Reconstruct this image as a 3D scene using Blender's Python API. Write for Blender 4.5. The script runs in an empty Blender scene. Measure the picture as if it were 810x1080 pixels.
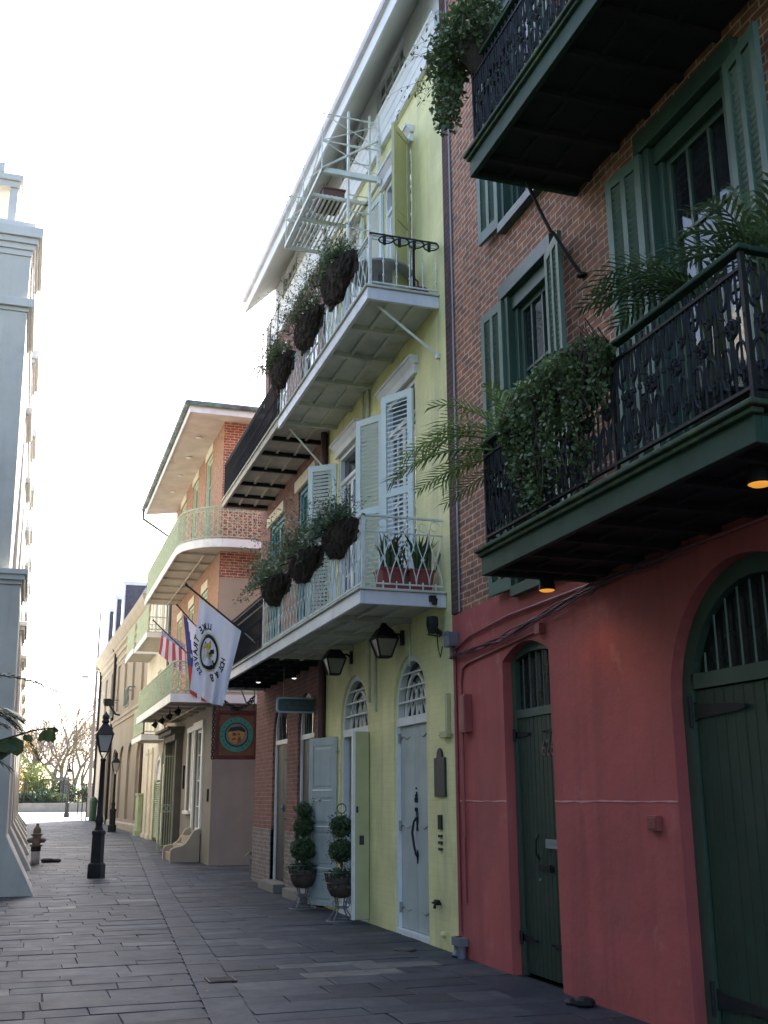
import bpy, math, random
from mathutils import Vector, Matrix
R = math.radians
sc = bpy.context.scene
col = sc.collection
rng = random.Random(7)

# ------------------------------------------------------------------ mesh helpers
def V(*a): return Vector(a)
class MB:
    def __init__(s): s.v=[]; s.f=[]; s.t=[]; s.m=[]
    def add(s, vs, fs, tone=.5, mi=0):
        n=len(s.v); s.v += [tuple(p) for p in vs]
        for f in fs:
            s.f.append(tuple(i+n for i in f)); s.t.append(tone); s.m.append(mi)
    def quad(s,a,b,c,d,tone=.5,mi=0): s.add((a,b,c,d),((0,1,2,3),),tone,mi)
    def box(s,x0,x1,y0,y1,z0,z1,tone=.5,mi=0):
        s.add([(x0,y0,z0),(x1,y0,z0),(x1,y1,z0),(x0,y1,z0),(x0,y0,z1),(x1,y0,z1),(x1,y1,z1),(x0,y1,z1)],
              [(0,3,2,1),(4,5,6,7),(0,1,5,4),(1,2,6,5),(2,3,7,6),(3,0,4,7)],tone,mi)
    def hexa(s,b,t,tone=.5,mi=0):      # four bottom points, four top points (same winding)
        s.add(list(b)+list(t),[(0,3,2,1),(4,5,6,7),(0,1,5,4),(1,2,6,5),(2,3,7,6),(3,0,4,7)],tone,mi)
    def bar(s,p,q,w,h=None,up=(0,0,1),tone=.5,mi=0):
        h=h or w; p=Vector(p); q=Vector(q); d=(q-p)
        if d.length<1e-6: return
        d.normalize(); u=Vector(up)
        if abs(d.dot(u))>.97: u=Vector((0,1,0)) if abs(d.y)<.9 else Vector((1,0,0))
        a=d.cross(u).normalized()*w/2; b=a.cross(d).normalized()*h/2
        s.hexa((p-a-b,p+a-b,p+a+b,p-a+b),(q-a-b,q+a-b,q+a+b,q-a+b),tone,mi)
    def tube(s,pts,r,n=6,tone=.5,mi=0,cap=True):
        pts=[Vector(p) for p in pts]; k=len(pts)
        rs=r if isinstance(r,(list,tuple)) else [r]*k
        base=len(s.v); a=None
        for i,p in enumerate(pts):
            d=(pts[min(i+1,k-1)]-pts[max(i-1,0)])
            d=d.normalized() if d.length>1e-9 else Vector((0,0,1))
            if a is None:
                a=d.cross(Vector((0,0,1)) if abs(d.z)<.9 else Vector((1,0,0))).normalized()
            else:
                a=(a-d*a.dot(d)); a=a.normalized() if a.length>1e-6 else d.orthogonal().normalized()
            b=d.cross(a)
            for j in range(n):
                w=2*math.pi*j/n
                s.v.append(tuple(p+(a*math.cos(w)+b*math.sin(w))*rs[i]))
        def F(f): s.f.append(f); s.t.append(tone); s.m.append(mi)
        for i in range(k-1):
            for j in range(n):
                j2=(j+1)%n
                F((base+i*n+j,base+i*n+j2,base+(i+1)*n+j2,base+(i+1)*n+j))
        if cap and n>2:
            F(tuple(base+j for j in range(n-1,-1,-1))); F(tuple(base+(k-1)*n+j for j in range(n)))
    def lathe(s,prof,c=(0,0,0),n=16,tone=.5,mi=0,rot=0):
        base=len(s.v); cx,cy,cz=c
        for r,z in prof:
            for j in range(n):
                w=2*math.pi*j/n+rot; s.v.append((cx+r*math.cos(w),cy+r*math.sin(w),cz+z))
        def F(f): s.f.append(f); s.t.append(tone); s.m.append(mi)
        for i in range(len(prof)-1):
            for j in range(n):
                j2=(j+1)%n; F((base+i*n+j,base+i*n+j2,base+(i+1)*n+j2,base+(i+1)*n+j))
        F(tuple(base+j for j in range(n-1,-1,-1))); F(tuple(base+(len(prof)-1)*n+j for j in range(n)))
    def prism(s,poly,ax,lo,hi,tone=.5,mi=0):   # poly in the two remaining axes, extruded along ax
        def P(a,b,c): return {'x':(c,a,b),'y':(a,c,b),'z':(a,b,c)}[ax]
        n=len(poly)
        s.add([P(a,b,lo) for a,b in poly]+[P(a,b,hi) for a,b in poly],
              [tuple(range(n-1,-1,-1)),tuple(range(n,2*n))]+[(i,(i+1)%n,n+(i+1)%n,n+i) for i in range(n)],tone,mi)
    def xform(s,M,start=0):
        for i in range(start,len(s.v)): s.v[i]=tuple(M@Vector(s.v[i]))

OFF={}
def build(name, mb, m, parent=None, kind=None, label=None, smooth=False, loc=None, fix=False):
    me=bpy.data.meshes.new(name)
    off=OFF.get(parent.name,Vector((0,0,0))) if parent else (Vector(loc) if loc else Vector((0,0,0)))
    me.from_pydata([(p[0]-off.x,p[1]-off.y,p[2]-off.z) for p in mb.v],[],mb.f)
    ms=m if isinstance(m,(list,tuple)) else [m]
    for x in ms: me.materials.append(x)
    if len(ms)>1: me.polygons.foreach_set('material_index',mb.m)
    a=me.attributes.new('tone','FLOAT','FACE'); a.data.foreach_set('value',mb.t)
    if smooth: me.polygons.foreach_set('use_smooth',[True]*len(me.polygons))
    if fix:
        import bmesh
        bm=bmesh.new(); bm.from_mesh(me); bmesh.ops.recalc_face_normals(bm,faces=bm.faces); bm.to_mesh(me); bm.free()
    me.update()
    o=bpy.data.objects.new(name,me); col.objects.link(o)
    if parent: o.parent=parent; OFF[o.name]=off
    else: o.location=off; OFF[o.name]=off
    if kind: o['kind']=kind
    if label: o['label']=label
    return o
def thing(name, loc, label, cat, group=None):
    o=bpy.data.objects.new(name,None); col.objects.link(o); o.location=loc; OFF[o.name]=Vector(loc)
    o.empty_display_size=.1; o['label']=label; o['category']=cat
    if group: o['group']=group
    return o
def solo(name, mb, m, label, cat, loc, group=None, **k):
    o=build(name,mb,m,loc=loc,**k); o['label']=label; o['category']=cat
    if group: o['group']=group
    return o
def dup(o, loc, label, rotz=0, parent=None):
    c=o.copy(); col.objects.link(c)
    if parent is None: c.location=loc; c.rotation_euler=(0,0,rotz); c['label']=label
    else: c.parent=parent
    for ch in list(o.children): dup(ch,None,None,0,c)
    return c
def bevel(o,w=.008,seg=2):
    b=o.modifiers.new('bevel','BEVEL'); b.width=w; b.segments=seg; b.limit_method='ANGLE'; b.angle_limit=R(40)
    return o
def text_mesh(s,size,M,depth=.006,align='CENTER',bold=0):
    cu=bpy.data.curves.new('lettering','FONT'); cu.body=s; cu.size=size; cu.extrude=depth/2
    cu.align_x=align; cu.offset=size*bold; cu.align_y='CENTER'; cu.resolution_u=3
    o=bpy.data.objects.new('lettering',cu); col.objects.link(o)
    dg=bpy.context.evaluated_depsgraph_get(); me=bpy.data.meshes.new_from_object(o.evaluated_get(dg))
    mb=MB(); mb.add([M@v.co for v in me.vertices],[tuple(p.vertices) for p in me.polygons])
    bpy.data.objects.remove(o); bpy.data.curves.remove(cu); bpy.data.meshes.remove(me)
    return mb
def frame_mat(c,right,up):
    r=Vector(right); u=Vector(up); n=r.cross(u)
    return Matrix(((r.x,u.x,n.x,c[0]),(r.y,u.y,n.y,c[1]),(r.z,u.z,n.z,c[2]),(0,0,0,1)))

# ------------------------------------------------------------------ materials
def nodes(name):
    m=bpy.data.materials.new(name); m.use_nodes=True; nt=m.node_tree
    return m,nt,nt.nodes['Principled BSDF']
def N(nt,t,**k):
    n=nt.nodes.new(t)
    for a,b in k.items(): setattr(n,a,b)
    return n
def mixc(nt,f,a,b,blend='MIX'):
    n=N(nt,'ShaderNodeMix',data_type='RGBA',blend_type=blend)
    for i,x in ((0,f),(6,a),(7,b)):
        if hasattr(x,'links'): nt.links.new(x,n.inputs[i])
        elif i==0: n.inputs[0].default_value=x
        else: n.inputs[i].default_value=(*x,1)
    return n.outputs[2]
def noise(nt,scale,detail=4,rough=.55,vec=None):
    n=N(nt,'ShaderNodeTexNoise'); n.inputs['Scale'].default_value=scale
    n.inputs['Detail'].default_value=detail; n.inputs['Roughness'].default_value=rough
    if vec is None:
        g=N(nt,'ShaderNodeNewGeometry'); vec=g.outputs['Position']
    nt.links.new(vec,n.inputs['Vector']); return n.outputs['Fac']
def ramp(nt,f,a,b):
    n=N(nt,'ShaderNodeMapRange'); n.inputs[1].default_value=a; n.inputs[2].default_value=b
    nt.links.new(f,n.inputs[0]); return n.outputs[0]
def scaled(nt,sx,sy,sz):
    g=N(nt,'ShaderNodeNewGeometry'); m=N(nt,'ShaderNodeVectorMath',operation='MULTIPLY')
    nt.links.new(g.outputs['Position'],m.inputs[0]); m.inputs[1].default_value=(sx,sy,sz); return m.outputs[0]
def bumpn(nt,h,strength,dist,bs,prev=None):
    b=N(nt,'ShaderNodeBump'); b.inputs['Strength'].default_value=strength; b.inputs['Distance'].default_value=dist
    nt.links.new(h,b.inputs['Height'])
    if prev is not None: nt.links.new(prev,b.inputs['Normal'])
    nt.links.new(b.outputs[0],bs.inputs['Normal']); return b.outputs[0]
def sh(c,k): return tuple(min(1,x*k) for x in c)
def M(name,c,rough=.6,var=.16,scale=2.5,stain=None,stain_amt=.5,stain_scale=1.2,bump=.0,bscale=60,bdist=.004,metal=0,tone=0,streak=0,spec=.5,trans=0,wav=0,patch=None):
    m,nt,bs=nodes(name)
    cc=mixc(nt,ramp(nt,noise(nt,scale),.3,.7),sh(c,1-var),sh(c,1+var))
    if stain:
        f=ramp(nt,noise(nt,stain_scale,6,.65),.5,.72)
        mm=N(nt,'ShaderNodeMath',operation='MULTIPLY'); nt.links.new(f,mm.inputs[0]); mm.inputs[1].default_value=stain_amt
        cc=mixc(nt,mm.outputs[0],cc,stain)
    if streak:
        f=ramp(nt,noise(nt,1,5,.6,scaled(nt,5,5,.35)),.5,.8)
        mm=N(nt,'ShaderNodeMath',operation='MULTIPLY'); nt.links.new(f,mm.inputs[0]); mm.inputs[1].default_value=streak
        cc=mixc(nt,mm.outputs[0],cc,sh(c,.55))
    if patch:
        f=ramp(nt,noise(nt,2.3,8,.7,scaled(nt,1.3,1.1,.8)),.6,.68); mm=N(nt,'ShaderNodeMath',operation='MULTIPLY'); nt.links.new(f,mm.inputs[0]); mm.inputs[1].default_value=.8
        cc=mixc(nt,mm.outputs[0],cc,patch)
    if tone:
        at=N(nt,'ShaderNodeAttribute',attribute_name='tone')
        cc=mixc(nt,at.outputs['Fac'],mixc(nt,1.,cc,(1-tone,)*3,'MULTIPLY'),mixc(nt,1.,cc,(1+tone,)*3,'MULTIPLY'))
    nt.links.new(cc,bs.inputs['Base Color'])
    r=N(nt,'ShaderNodeMapRange'); r.inputs[3].default_value=max(0,rough-.1); r.inputs[4].default_value=min(1,rough+.12)
    nt.links.new(noise(nt,scale*4),r.inputs[0]); nt.links.new(r.outputs[0],bs.inputs['Roughness'])
    bs.inputs['Metallic'].default_value=metal; bs.inputs['Specular IOR Level'].default_value=spec
    pv=bumpn(nt,noise(nt,3.2,3),wav,.03,bs) if wav else None
    if bump: bumpn(nt,noise(nt,bscale,6,.6),bump,bdist,bs,pv)
    if trans:
        tr=N(nt,'ShaderNodeBsdfTranslucent'); nt.links.new(cc,tr.inputs[0])
        mx=N(nt,'ShaderNodeMixShader'); mx.inputs[0].default_value=trans
        nt.links.new(bs.outputs[0],mx.inputs[1]); nt.links.new(tr.outputs[0],mx.inputs[2])
        nt.links.new(mx.outputs[0],nt.nodes['Material Output'].inputs[0])
    return m
def brick_uv(nt,wob=.006):
    g=N(nt,'ShaderNodeNewGeometry'); p=N(nt,'ShaderNodeSeparateXYZ'); nt.links.new(g.outputs['Position'],p.inputs[0])
    n=N(nt,'ShaderNodeSeparateXYZ'); nt.links.new(g.outputs['True Normal'],n.inputs[0])
    a=N(nt,'ShaderNodeMath',operation='ABSOLUTE'); nt.links.new(n.outputs[0],a.inputs[0])
    gt=N(nt,'ShaderNodeMath',operation='GREATER_THAN'); nt.links.new(a.outputs[0],gt.inputs[0]); gt.inputs[1].default_value=.5
    mx=N(nt,'ShaderNodeMix',data_type='FLOAT'); nt.links.new(gt.outputs[0],mx.inputs[0]); nt.links.new(p.outputs[0],mx.inputs[2]); nt.links.new(p.outputs[1],mx.inputs[3])
    cb=N(nt,'ShaderNodeCombineXYZ'); nt.links.new(mx.outputs[0],cb.inputs[0]); nt.links.new(p.outputs[2],cb.inputs[1])
    nz=N(nt,'ShaderNodeTexNoise'); nz.inputs['Scale'].default_value=3.5; nt.links.new(g.outputs['Position'],nz.inputs['Vector'])
    sb=N(nt,'ShaderNodeVectorMath',operation='SUBTRACT'); nt.links.new(nz.outputs['Color'],sb.inputs[0]); sb.inputs[1].default_value=(.5,.5,.5)
    scv=N(nt,'ShaderNodeVectorMath',operation='SCALE'); nt.links.new(sb.outputs[0],scv.inputs[0]); scv.inputs['Scale'].default_value=wob*4
    ad=N(nt,'ShaderNodeVectorMath',operation='ADD'); nt.links.new(cb.outputs[0],ad.inputs[0]); nt.links.new(scv.outputs[0],ad.inputs[1])
    return ad.outputs[0]
def brick_tex(nt,vec,c1,c2,cm,w=.215,h=.075,mortar=.0075):
    b=N(nt,'ShaderNodeTexBrick'); nt.links.new(vec,b.inputs['Vector'])
    b.inputs['Scale'].default_value=1; b.inputs['Brick Width'].default_value=w; b.inputs['Row Height'].default_value=h
    b.inputs['Mortar Size'].default_value=mortar; b.inputs['Mortar Smooth'].default_value=.25; b.inputs['Bias'].default_value=0
    for k,c in (('Color1',c1),('Color2',c2),('Mortar',cm)): b.inputs[k].default_value=(*c,1)
    return b
def BRICK(name,c1,c2,cm,rough=.85,bump=.6,stain=None,amt=.5,w=.215,h=.075,mortar=.0075,wob=.006):
    m,nt,bs=nodes(name); b=brick_tex(nt,brick_uv(nt,wob),c1,c2,cm,w,h,mortar)
    cc=mixc(nt,ramp(nt,noise(nt,9,5),.35,.65),mixc(nt,1.,b.outputs['Color'],(.72,.72,.74),'MULTIPLY'),mixc(nt,1.,b.outputs['Color'],(1.2,1.15,1.1),'MULTIPLY'))
    if stain:
        f=ramp(nt,noise(nt,.9,6,.65),.5,.75); mm=N(nt,'ShaderNodeMath',operation='MULTIPLY'); nt.links.new(f,mm.inputs[0]); mm.inputs[1].default_value=amt
        cc=mixc(nt,mm.outputs[0],cc,stain)
    nt.links.new(cc,bs.inputs['Base Color']); bs.inputs['Roughness'].default_value=rough
    inv=N(nt,'ShaderNodeMath',operation='SUBTRACT'); inv.inputs[0].default_value=1; nt.links.new(b.outputs['Fac'],inv.inputs[1])
    p=bumpn(nt,inv.outputs[0],bump,.008,bs); bumpn(nt,noise(nt,70,5),.35,.004,bs,p)
    return m
def PAINTBRICK(name,c,stain):
    m,nt,bs=nodes(name); b=brick_tex(nt,brick_uv(nt,.008),(1,1,1),(.9,.9,.9),(.8,.8,.8),.22,.075,.006)
    cc=mixc(nt,ramp(nt,noise(nt,1.8,5),.3,.7),sh(c,.86),sh(c,1.1))
    cc=mixc(nt,.35,cc,mixc(nt,1.,cc,b.outputs['Color'],'MULTIPLY'))
    f=ramp(nt,noise(nt,1,7,.7,scaled(nt,3.5,3.5,.45)),.5,.74); mm=N(nt,'ShaderNodeMath',operation='MULTIPLY'); nt.links.new(f,mm.inputs[0]); mm.inputs[1].default_value=.72
    cc=mixc(nt,mm.outputs[0],cc,stain)
    nt.links.new(cc,bs.inputs['Base Color']); bs.inputs['Roughness'].default_value=.62
    inv=N(nt,'ShaderNodeMath',operation='SUBTRACT'); inv.inputs[0].default_value=1; nt.links.new(b.outputs['Fac'],inv.inputs[1])
    p=bumpn(nt,inv.outputs[0],.35,.004,bs); bumpn(nt,noise(nt,40,5),.3,.004,bs,p)
    return m
def GLASS(name,c=(.02,.024,.026)):
    m,nt,bs=nodes(name); bs.inputs['Roughness'].default_value=.04; bs.inputs['Specular IOR Level'].default_value=.8
    nt.links.new(mixc(nt,ramp(nt,noise(nt,1.7,2),.45,.6),c,sh(c,2.2)),bs.inputs['Base Color'])
    bumpn(nt,noise(nt,2.2,2),.12,.02,bs)
    return m
def EMIT(name,c,s):
    m,nt,bs=nodes(name); bs.inputs['Base Color'].default_value=(*c,1); bs.inputs['Emission Color'].default_value=(*c,1); bs.inputs['Emission Strength'].default_value=s
    return m

def see_through(m,k):      # panes you can look through: a share of plain transparency under the gloss
    nt=m.node_tree; out=nt.nodes['Material Output']; bs=nt.nodes['Principled BSDF']
    tr=N(nt,'ShaderNodeBsdfTransparent'); mx=N(nt,'ShaderNodeMixShader'); mx.inputs[0].default_value=1-k
    nt.links.new(tr.outputs[0],mx.inputs[1]); nt.links.new(bs.outputs[0],mx.inputs[2]); nt.links.new(mx.outputs[0],out.inputs[0])
pink=M('pink_plaster',(.42,.092,.085),.75,.14,1.3,(.30,.085,.08),.8,.9,.3,35,.006,streak=.65,wav=.5,patch=(.47,.15,.135))
pink_edge=M('pale_plaster_edge',(.62,.3,.29),.8,.2,9,bump=.4,bscale=50)
pink_dark=M('pink_conduit_paint',(.30,.075,.07),.5)
red_brick=BRICK('red_brick',(.38,.15,.075),(.22,.092,.056),(.50,.41,.33),stain=(.17,.08,.055),amt=.4,mortar=.0085)
old_brick=BRICK('weathered_brick',(.22,.082,.065),(.15,.06,.055),(.25,.18,.16),stain=(.16,.10,.09),amt=.5)
orange_brick=BRICK('orange_brick',(.37,.195,.115),(.29,.15,.095),(.38,.29,.22),stain=(.33,.21,.14),amt=.4)
corner_brick=BRICK('corner_brick',(.42,.13,.07),(.28,.09,.06),(.6,.52,.45))
grey_brick=BRICK('grey_brick_base',(.2,.17,.16),(.15,.13,.125),(.3,.27,.25))
toothing=BRICK('party_wall_brick',(.085,.035,.034),(.06,.028,.03),(.12,.08,.075))
green=M('dark_green_paint',(.040,.080,.056),.42,.14,3,(.05,.06,.05),.5,4,.1,90)
green_door=M('door_green_paint',(.015,.040,.023),.5,.2,4,(.034,.047,.033),.75,2.2,.25,60,streak=.7)
green_shutter=M('shutter_green_paint',(.085,.145,.108),.5,.12,3,(.07,.09,.08),.4,5)
fascia_green=M('fascia_green_paint',(.030,.066,.043),.6,.18,2.5,(.022,.04,.026),.7,3.5,.2,50,streak=.45,spec=.2)
yellow=PAINTBRICK('yellow_paint',(.77,.72,.355),(.42,.41,.24))
yellow_leaf=M('yellow_door_paint',(.43,.42,.22),.5,.1,2)
white=M('white_paint',(.76,.77,.76),.5,.07,2,(.5,.5,.47),.45,2.2,.1,60,streak=.2)
lilac=M('grey_white_paint',(.70,.70,.72),.5,.08,2,(.42,.42,.42),.5,2.5,streak=.25)
pale_blue=M('pale_blue_grey_paint',(.43,.475,.455),.55,.1,2,(.28,.31,.30),.5,2.2,.15,60,streak=.4)
shutter_blue=M('shutter_blue_grey_paint',(.62,.69,.66),.5,.08,2,(.4,.45,.45),.4,4)
soffit=M('balcony_soffit_paint',(.55,.55,.47),.7,.14,1.5,(.2,.19,.15),.6,1.6,streak=.1)
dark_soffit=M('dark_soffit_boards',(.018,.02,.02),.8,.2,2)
old_soffit=M('weathered_soffit_boards',(.50,.46,.39),.8,.15,2,(.2,.17,.13),.6,2)
white_iron=M('white_iron',(.66,.69,.63),.5,.12,8,(.28,.24,.18),.5,9)
black_iron=M('black_iron',(.014,.015,.016),.6,.3,9,spec=.3)
dark_iron=M('dark_iron',(.035,.036,.036),.5,.3,9)
grey_metal=M('grey_metal',(.28,.29,.3),.45,.15,6)
grey_dark=M('galvanised_box',(.15,.16,.18),.5,.15,6)
lead=M('maroon_downpipe',(.075,.03,.03),.6,.2,5)
copper=M('copper_gutter',(.10,.125,.115),.6,.4,3,(.22,.33,.28),.7,3)
slate=M('roof_slate',(.33,.27,.25),.8,.2,6,bump=.6,bscale=14,bdist=.03)
mansard=M('mansard_slate',(.12,.11,.13),.7,.2,5,bump=.4,bscale=12,bdist=.02)
glass=GLASS('window_glass'); clear_glass=GLASS('clear_window_glass'); dark_glass=M('dark_fanlight_glass',(.012,.015,.015),.25,.1,2,spec=.2); glass_pale=GLASS('pale_window_glass',(.12,.125,.12))
see_through(clear_glass,.45); clear_glass.node_tree.nodes['Principled BSDF'].inputs['IOR'].default_value=1.75
frost=M('lantern_glass',(.62,.63,.6),.15,.05,2,spec=.6,trans=.4)
smoke=M('wall_lantern_glass',(.20,.20,.175),.12,.1,3,spec=.7)
curtain=M('curtain_cloth',(.55,.55,.55),.9,.2,4)
grey_stucco=M('grey_stucco',(.24,.225,.195),.85,.1,1.2,(.2,.18,.17),.5,1.5,.3,45,streak=.2)
tan_stucco=M('tan_stucco',(.33,.27,.2),.85,.12,.9,(.33,.26,.2),.5,1.1,.3,40,streak=.3)
beige_stucco=M('beige_stucco',(.38,.325,.255),.85,.12,1.1,(.36,.3,.24),.5,1.1,.3,40,streak=.3)
cabildo=M('ochre_grey_stucco',(.33,.28,.205),.85,.12,.8,(.34,.28,.2),.5,.8,.3,30,streak=.3)
cabildo_trim=M('ochre_trim',(.4,.345,.26),.8,.1,1.2,streak=.3)
cream=M('cream_paint',(.68,.62,.49),.7,.1,1.5,(.5,.45,.35),.4,1.5,streak=.2)
lime=M('lime_green_paint',(.35,.42,.25),.55,.12,3,(.24,.3,.14),.4,4)
pale_green=M('pale_green_iron',(.42,.49,.35),.6,.15,6)
moss_edge=M('mossy_ledge',(.036,.066,.036),.8,.4,9,(.11,.15,.03),.8,7,.5,60)
cath=M('cathedral_stucco',(.60,.575,.505),.8,.1,.9,(.44,.42,.38),.6,1.0,.3,30,streak=.35,wav=.3)
cath_trim=M('cathedral_moulding',(.63,.61,.55),.75,.06,1.5,streak=.2)
terracotta=M('red_terracotta',(.22,.045,.036),.6,.15,5)
coir=M('coir_basket',(.05,.037,.027),.95,.35,14,bump=.9,bscale=80,bdist=.02)
wicker=M('wicker_basket',(.075,.05,.038),.85,.3,18,bump=.8,bscale=60,bdist=.01)
leafA=M('leaf_green',(.10,.15,.055),.5,.25,6,tone=.55,trans=.22)
leafB=M('leaf_dark_green',(.058,.10,.04),.5,.25,6,tone=.55,trans=.18)
leafC=M('leaf_olive',(.13,.155,.062),.55,.25,6,tone=.5,trans=.2)
leafD=M('palm_green',(.18,.26,.07),.45,.2,6,tone=.5,trans=.28)
leafE=M('palm_dark_green',(.075,.125,.045),.45,.2,6,tone=.5,trans=.2)
leafY=M('autumn_leaf',(.42,.28,.07),.6,.3,2,tone=.4,trans=.3)
leafL=M('yellow_green_shrub_leaf',(.2,.24,.06),.55,.3,2,tone=.4,trans=.3)  # yellow green leaf colour of the shrubs in the square
twig=M('twig_bark',(.07,.05,.038),.9,.3,9)
bark=M('pale_bark',(.22,.165,.14),.9,.25,5)
wood_sign=M('sign_wood',(.20,.085,.045),.6,.2,7)
sign_frame=M('sign_frame_red',(.11,.025,.02),.5,.2,6)
teal=M('sign_teal',(.06,.28,.2),.5,.15,8)
navy=M('sign_navy',(.015,.03,.05),.5)
skin=M('sign_ochre',(.50,.29,.07),.6,.25,20)
signred=M('sign_red',(.3,.05,.03),.6,.2,20)
gold=M('gold_lettering',(.12,.12,.055),.4,.2,20)
signblue=M('sign_blue',(.045,.09,.105),.5,.2,6)
plaque_m=M('bronze_plaque',(.022,.023,.026),.5,.25,12)
cloth_w=M('white_flag_cloth',(.66,.68,.78),.85,.05,3,trans=.35)
cloth_b=M('blue_flag_cloth',(.045,.06,.2),.85,.1,3,trans=.25)
cloth_r=M('red_flag_cloth',(.45,.05,.07),.85,.1,3,trans=.3)
cloth_k=M('black_emblem_cloth',(.012,.012,.016),.85)
cloth_y=M('gold_emblem_cloth',(.52,.35,.03),.8,.12,20)
cloth_c=M('cream_emblem_cloth',(.62,.55,.32),.85)
lamp_on=EMIT('warm_lamp_glow',(1.,.42,.06),.15)
lamp_cool=EMIT('white_lamp_glow',(1.,.97,.9),.35)
paper=M('pale_paper',(.8,.8,.76),.7)
rust=M('hydrant_paint',(.15,.12,.095),.7,.3,10); silver=M('hydrant_base_grey',(.42,.4,.36),.6,.2,8)
bin_green=M('bin_green',(.02,.06,.035),.5)
lawn=M('lawn_grass',(.15,.2,.05),.9,.3,3,bump=.6,bscale=30,bdist=.05)
plaza_m=M('plaza_flagstone',(.62,.6,.56),.8,.12,.6,bump=.2,bscale=10)
asphalt=M('ground_earth',(.09,.09,.085),.9,.2,.5)
kerb_m=M('planter_stone',(.2,.19,.17),.85,.2,1.5)
mortar=M('paving_mortar',(.026,.028,.03),.95,.3,6)
bulb_white=M('white_doorbell',(.7,.7,.68),.4)

# paving stone: every slab has its own tone; worn, slightly glossy slate
m,nt,bs=nodes('slate_paving'); slab_m=m
at=N(nt,'ShaderNodeAttribute',attribute_name='tone')
cr=N(nt,'ShaderNodeValToRGB'); e=cr.color_ramp; nt.links.new(at.outputs['Fac'],cr.inputs[0])
e.elements[0].color=(.020,.026,.036,1); e.elements[1].color=(.165,.158,.138,1)
for p,c in ((.3,(.028,.036,.049)),(.58,(.042,.051,.065)),(.84,(.078,.084,.09))):
    k=e.elements.new(p); k.color=(*c,1)
cc=mixc(nt,ramp(nt,noise(nt,5,7,.7),.3,.72),mixc(nt,1.,cr.outputs[0],(.62,.62,.63),'MULTIPLY'),mixc(nt,1.,cr.outputs[0],(1.4,1.4,1.38),'MULTIPLY'))
f=ramp(nt,noise(nt,.8,7,.68),.5,.66); mm=N(nt,'ShaderNodeMath',operation='MULTIPLY'); nt.links.new(f,mm.inputs[0]); mm.inputs[1].default_value=.6
cc=mixc(nt,mm.outputs[0],cc,(.036,.034,.031)); nt.links.new(cc,bs.inputs['Base Color'])
mr=N(nt,'ShaderNodeMapRange'); mr.inputs[3].default_value=.5; mr.inputs[4].default_value=.8; nt.links.new(noise(nt,3,5),mr.inputs[0]); nt.links.new(mr.outputs[0],bs.inputs['Roughness']); bs.inputs['Specular IOR Level'].default_value=.3
p=bumpn(nt,noise(nt,3,4),.5,.02,bs); bumpn(nt,noise(nt,38,7,.7),.5,.006,bs,p)

# ------------------------------------------------------------------ architectural helpers (facades face -X)
def arch_z(y,y0,y1,zs,z1,kind):
    u=(y-(y0+y1)/2)/((y1-y0)/2); u=max(-1,min(1,u))
    return zs+(z1-zs)*((1-u*u) if kind=='seg' else math.sqrt(max(0,1-u*u)))
def arch_pts(y0,y1,zs,z1,kind,n=18):
    out=[]
    for i in range(n+1):
        u=-math.cos(math.pi*i/n); y=(y0+y1)/2+u*(y1-y0)/2; out.append((y,arch_z(y,y0,y1,zs,z1,kind)))
    return out
def wall_x(mb,x,y0,y1,z0,z1,ops=(),d=.12,xf=None):
    """facade sheet at X=x facing -X with openings (y0,y1,z0,z1[,spring,kind]) and reveals d deep"""
    ys=sorted({y0,y1}|{v for o in ops for v in o[:2]}); zs=sorted({z0,z1}|{v for o in ops for v in o[2:4]})
    ys=[v for v in ys if y0<=v<=y1]; zs=[v for v in zs if z0<=v<=z1]
    fx=xf or (lambda y:x)
    for a,b in zip(ys,ys[1:]):
        for c,e in zip(zs,zs[1:]):
            ym,zm=(a+b)/2,(c+e)/2
            if any(o[0]<ym<o[1] and o[2]<zm<o[3] for o in ops): continue
            mb.quad((fx(a),a,c),(fx(a),a,e),(fx(b),b,e),(fx(b),b,c))
    for o in ops:
        a,b,c,e=o[:4]
        sp=o[4] if len(o)>4 else e; kd=o[5] if len(o)>5 else None
        A,B=fx(a),fx(b)
        mb.quad((A,a,c),(A+d,a,c),(A+d,a,sp),(A,a,sp)); mb.quad((B,b,c),(B,b,sp),(B+d,b,sp),(B+d,b,c))
        if c>z0+1e-4: mb.quad((A,a,c),(B,b,c),(B+d,b,c),(A+d,a,c))
        if kd:
            ps=arch_pts(a,b,sp,e,kd)
            for (p,zp),(q,zq) in zip(ps,ps[1:]):
                mb.quad((fx(p),p,zp),(fx(p),p,e),(fx(q),q,e),(fx(q),q,zq))
                mb.quad((fx(p),p,zp),(fx(q),q,zq),(fx(q)+d,q,zq),(fx(p)+d,p,zp))
        else: mb.quad((A,a,e),(A+d,a,e),(B+d,b,e),(B,b,e))
def arch_fill(mb,x,y0,y1,z0,zs,z1,kind,t=.01):
    ps=arch_pts(y0,y1,zs,z1,kind) if kind else [(y0,z1),(y1,z1)]
    mb.prism([(y0,z0)]+ps+[(y1,z0)],'x',x,x+t)
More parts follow.
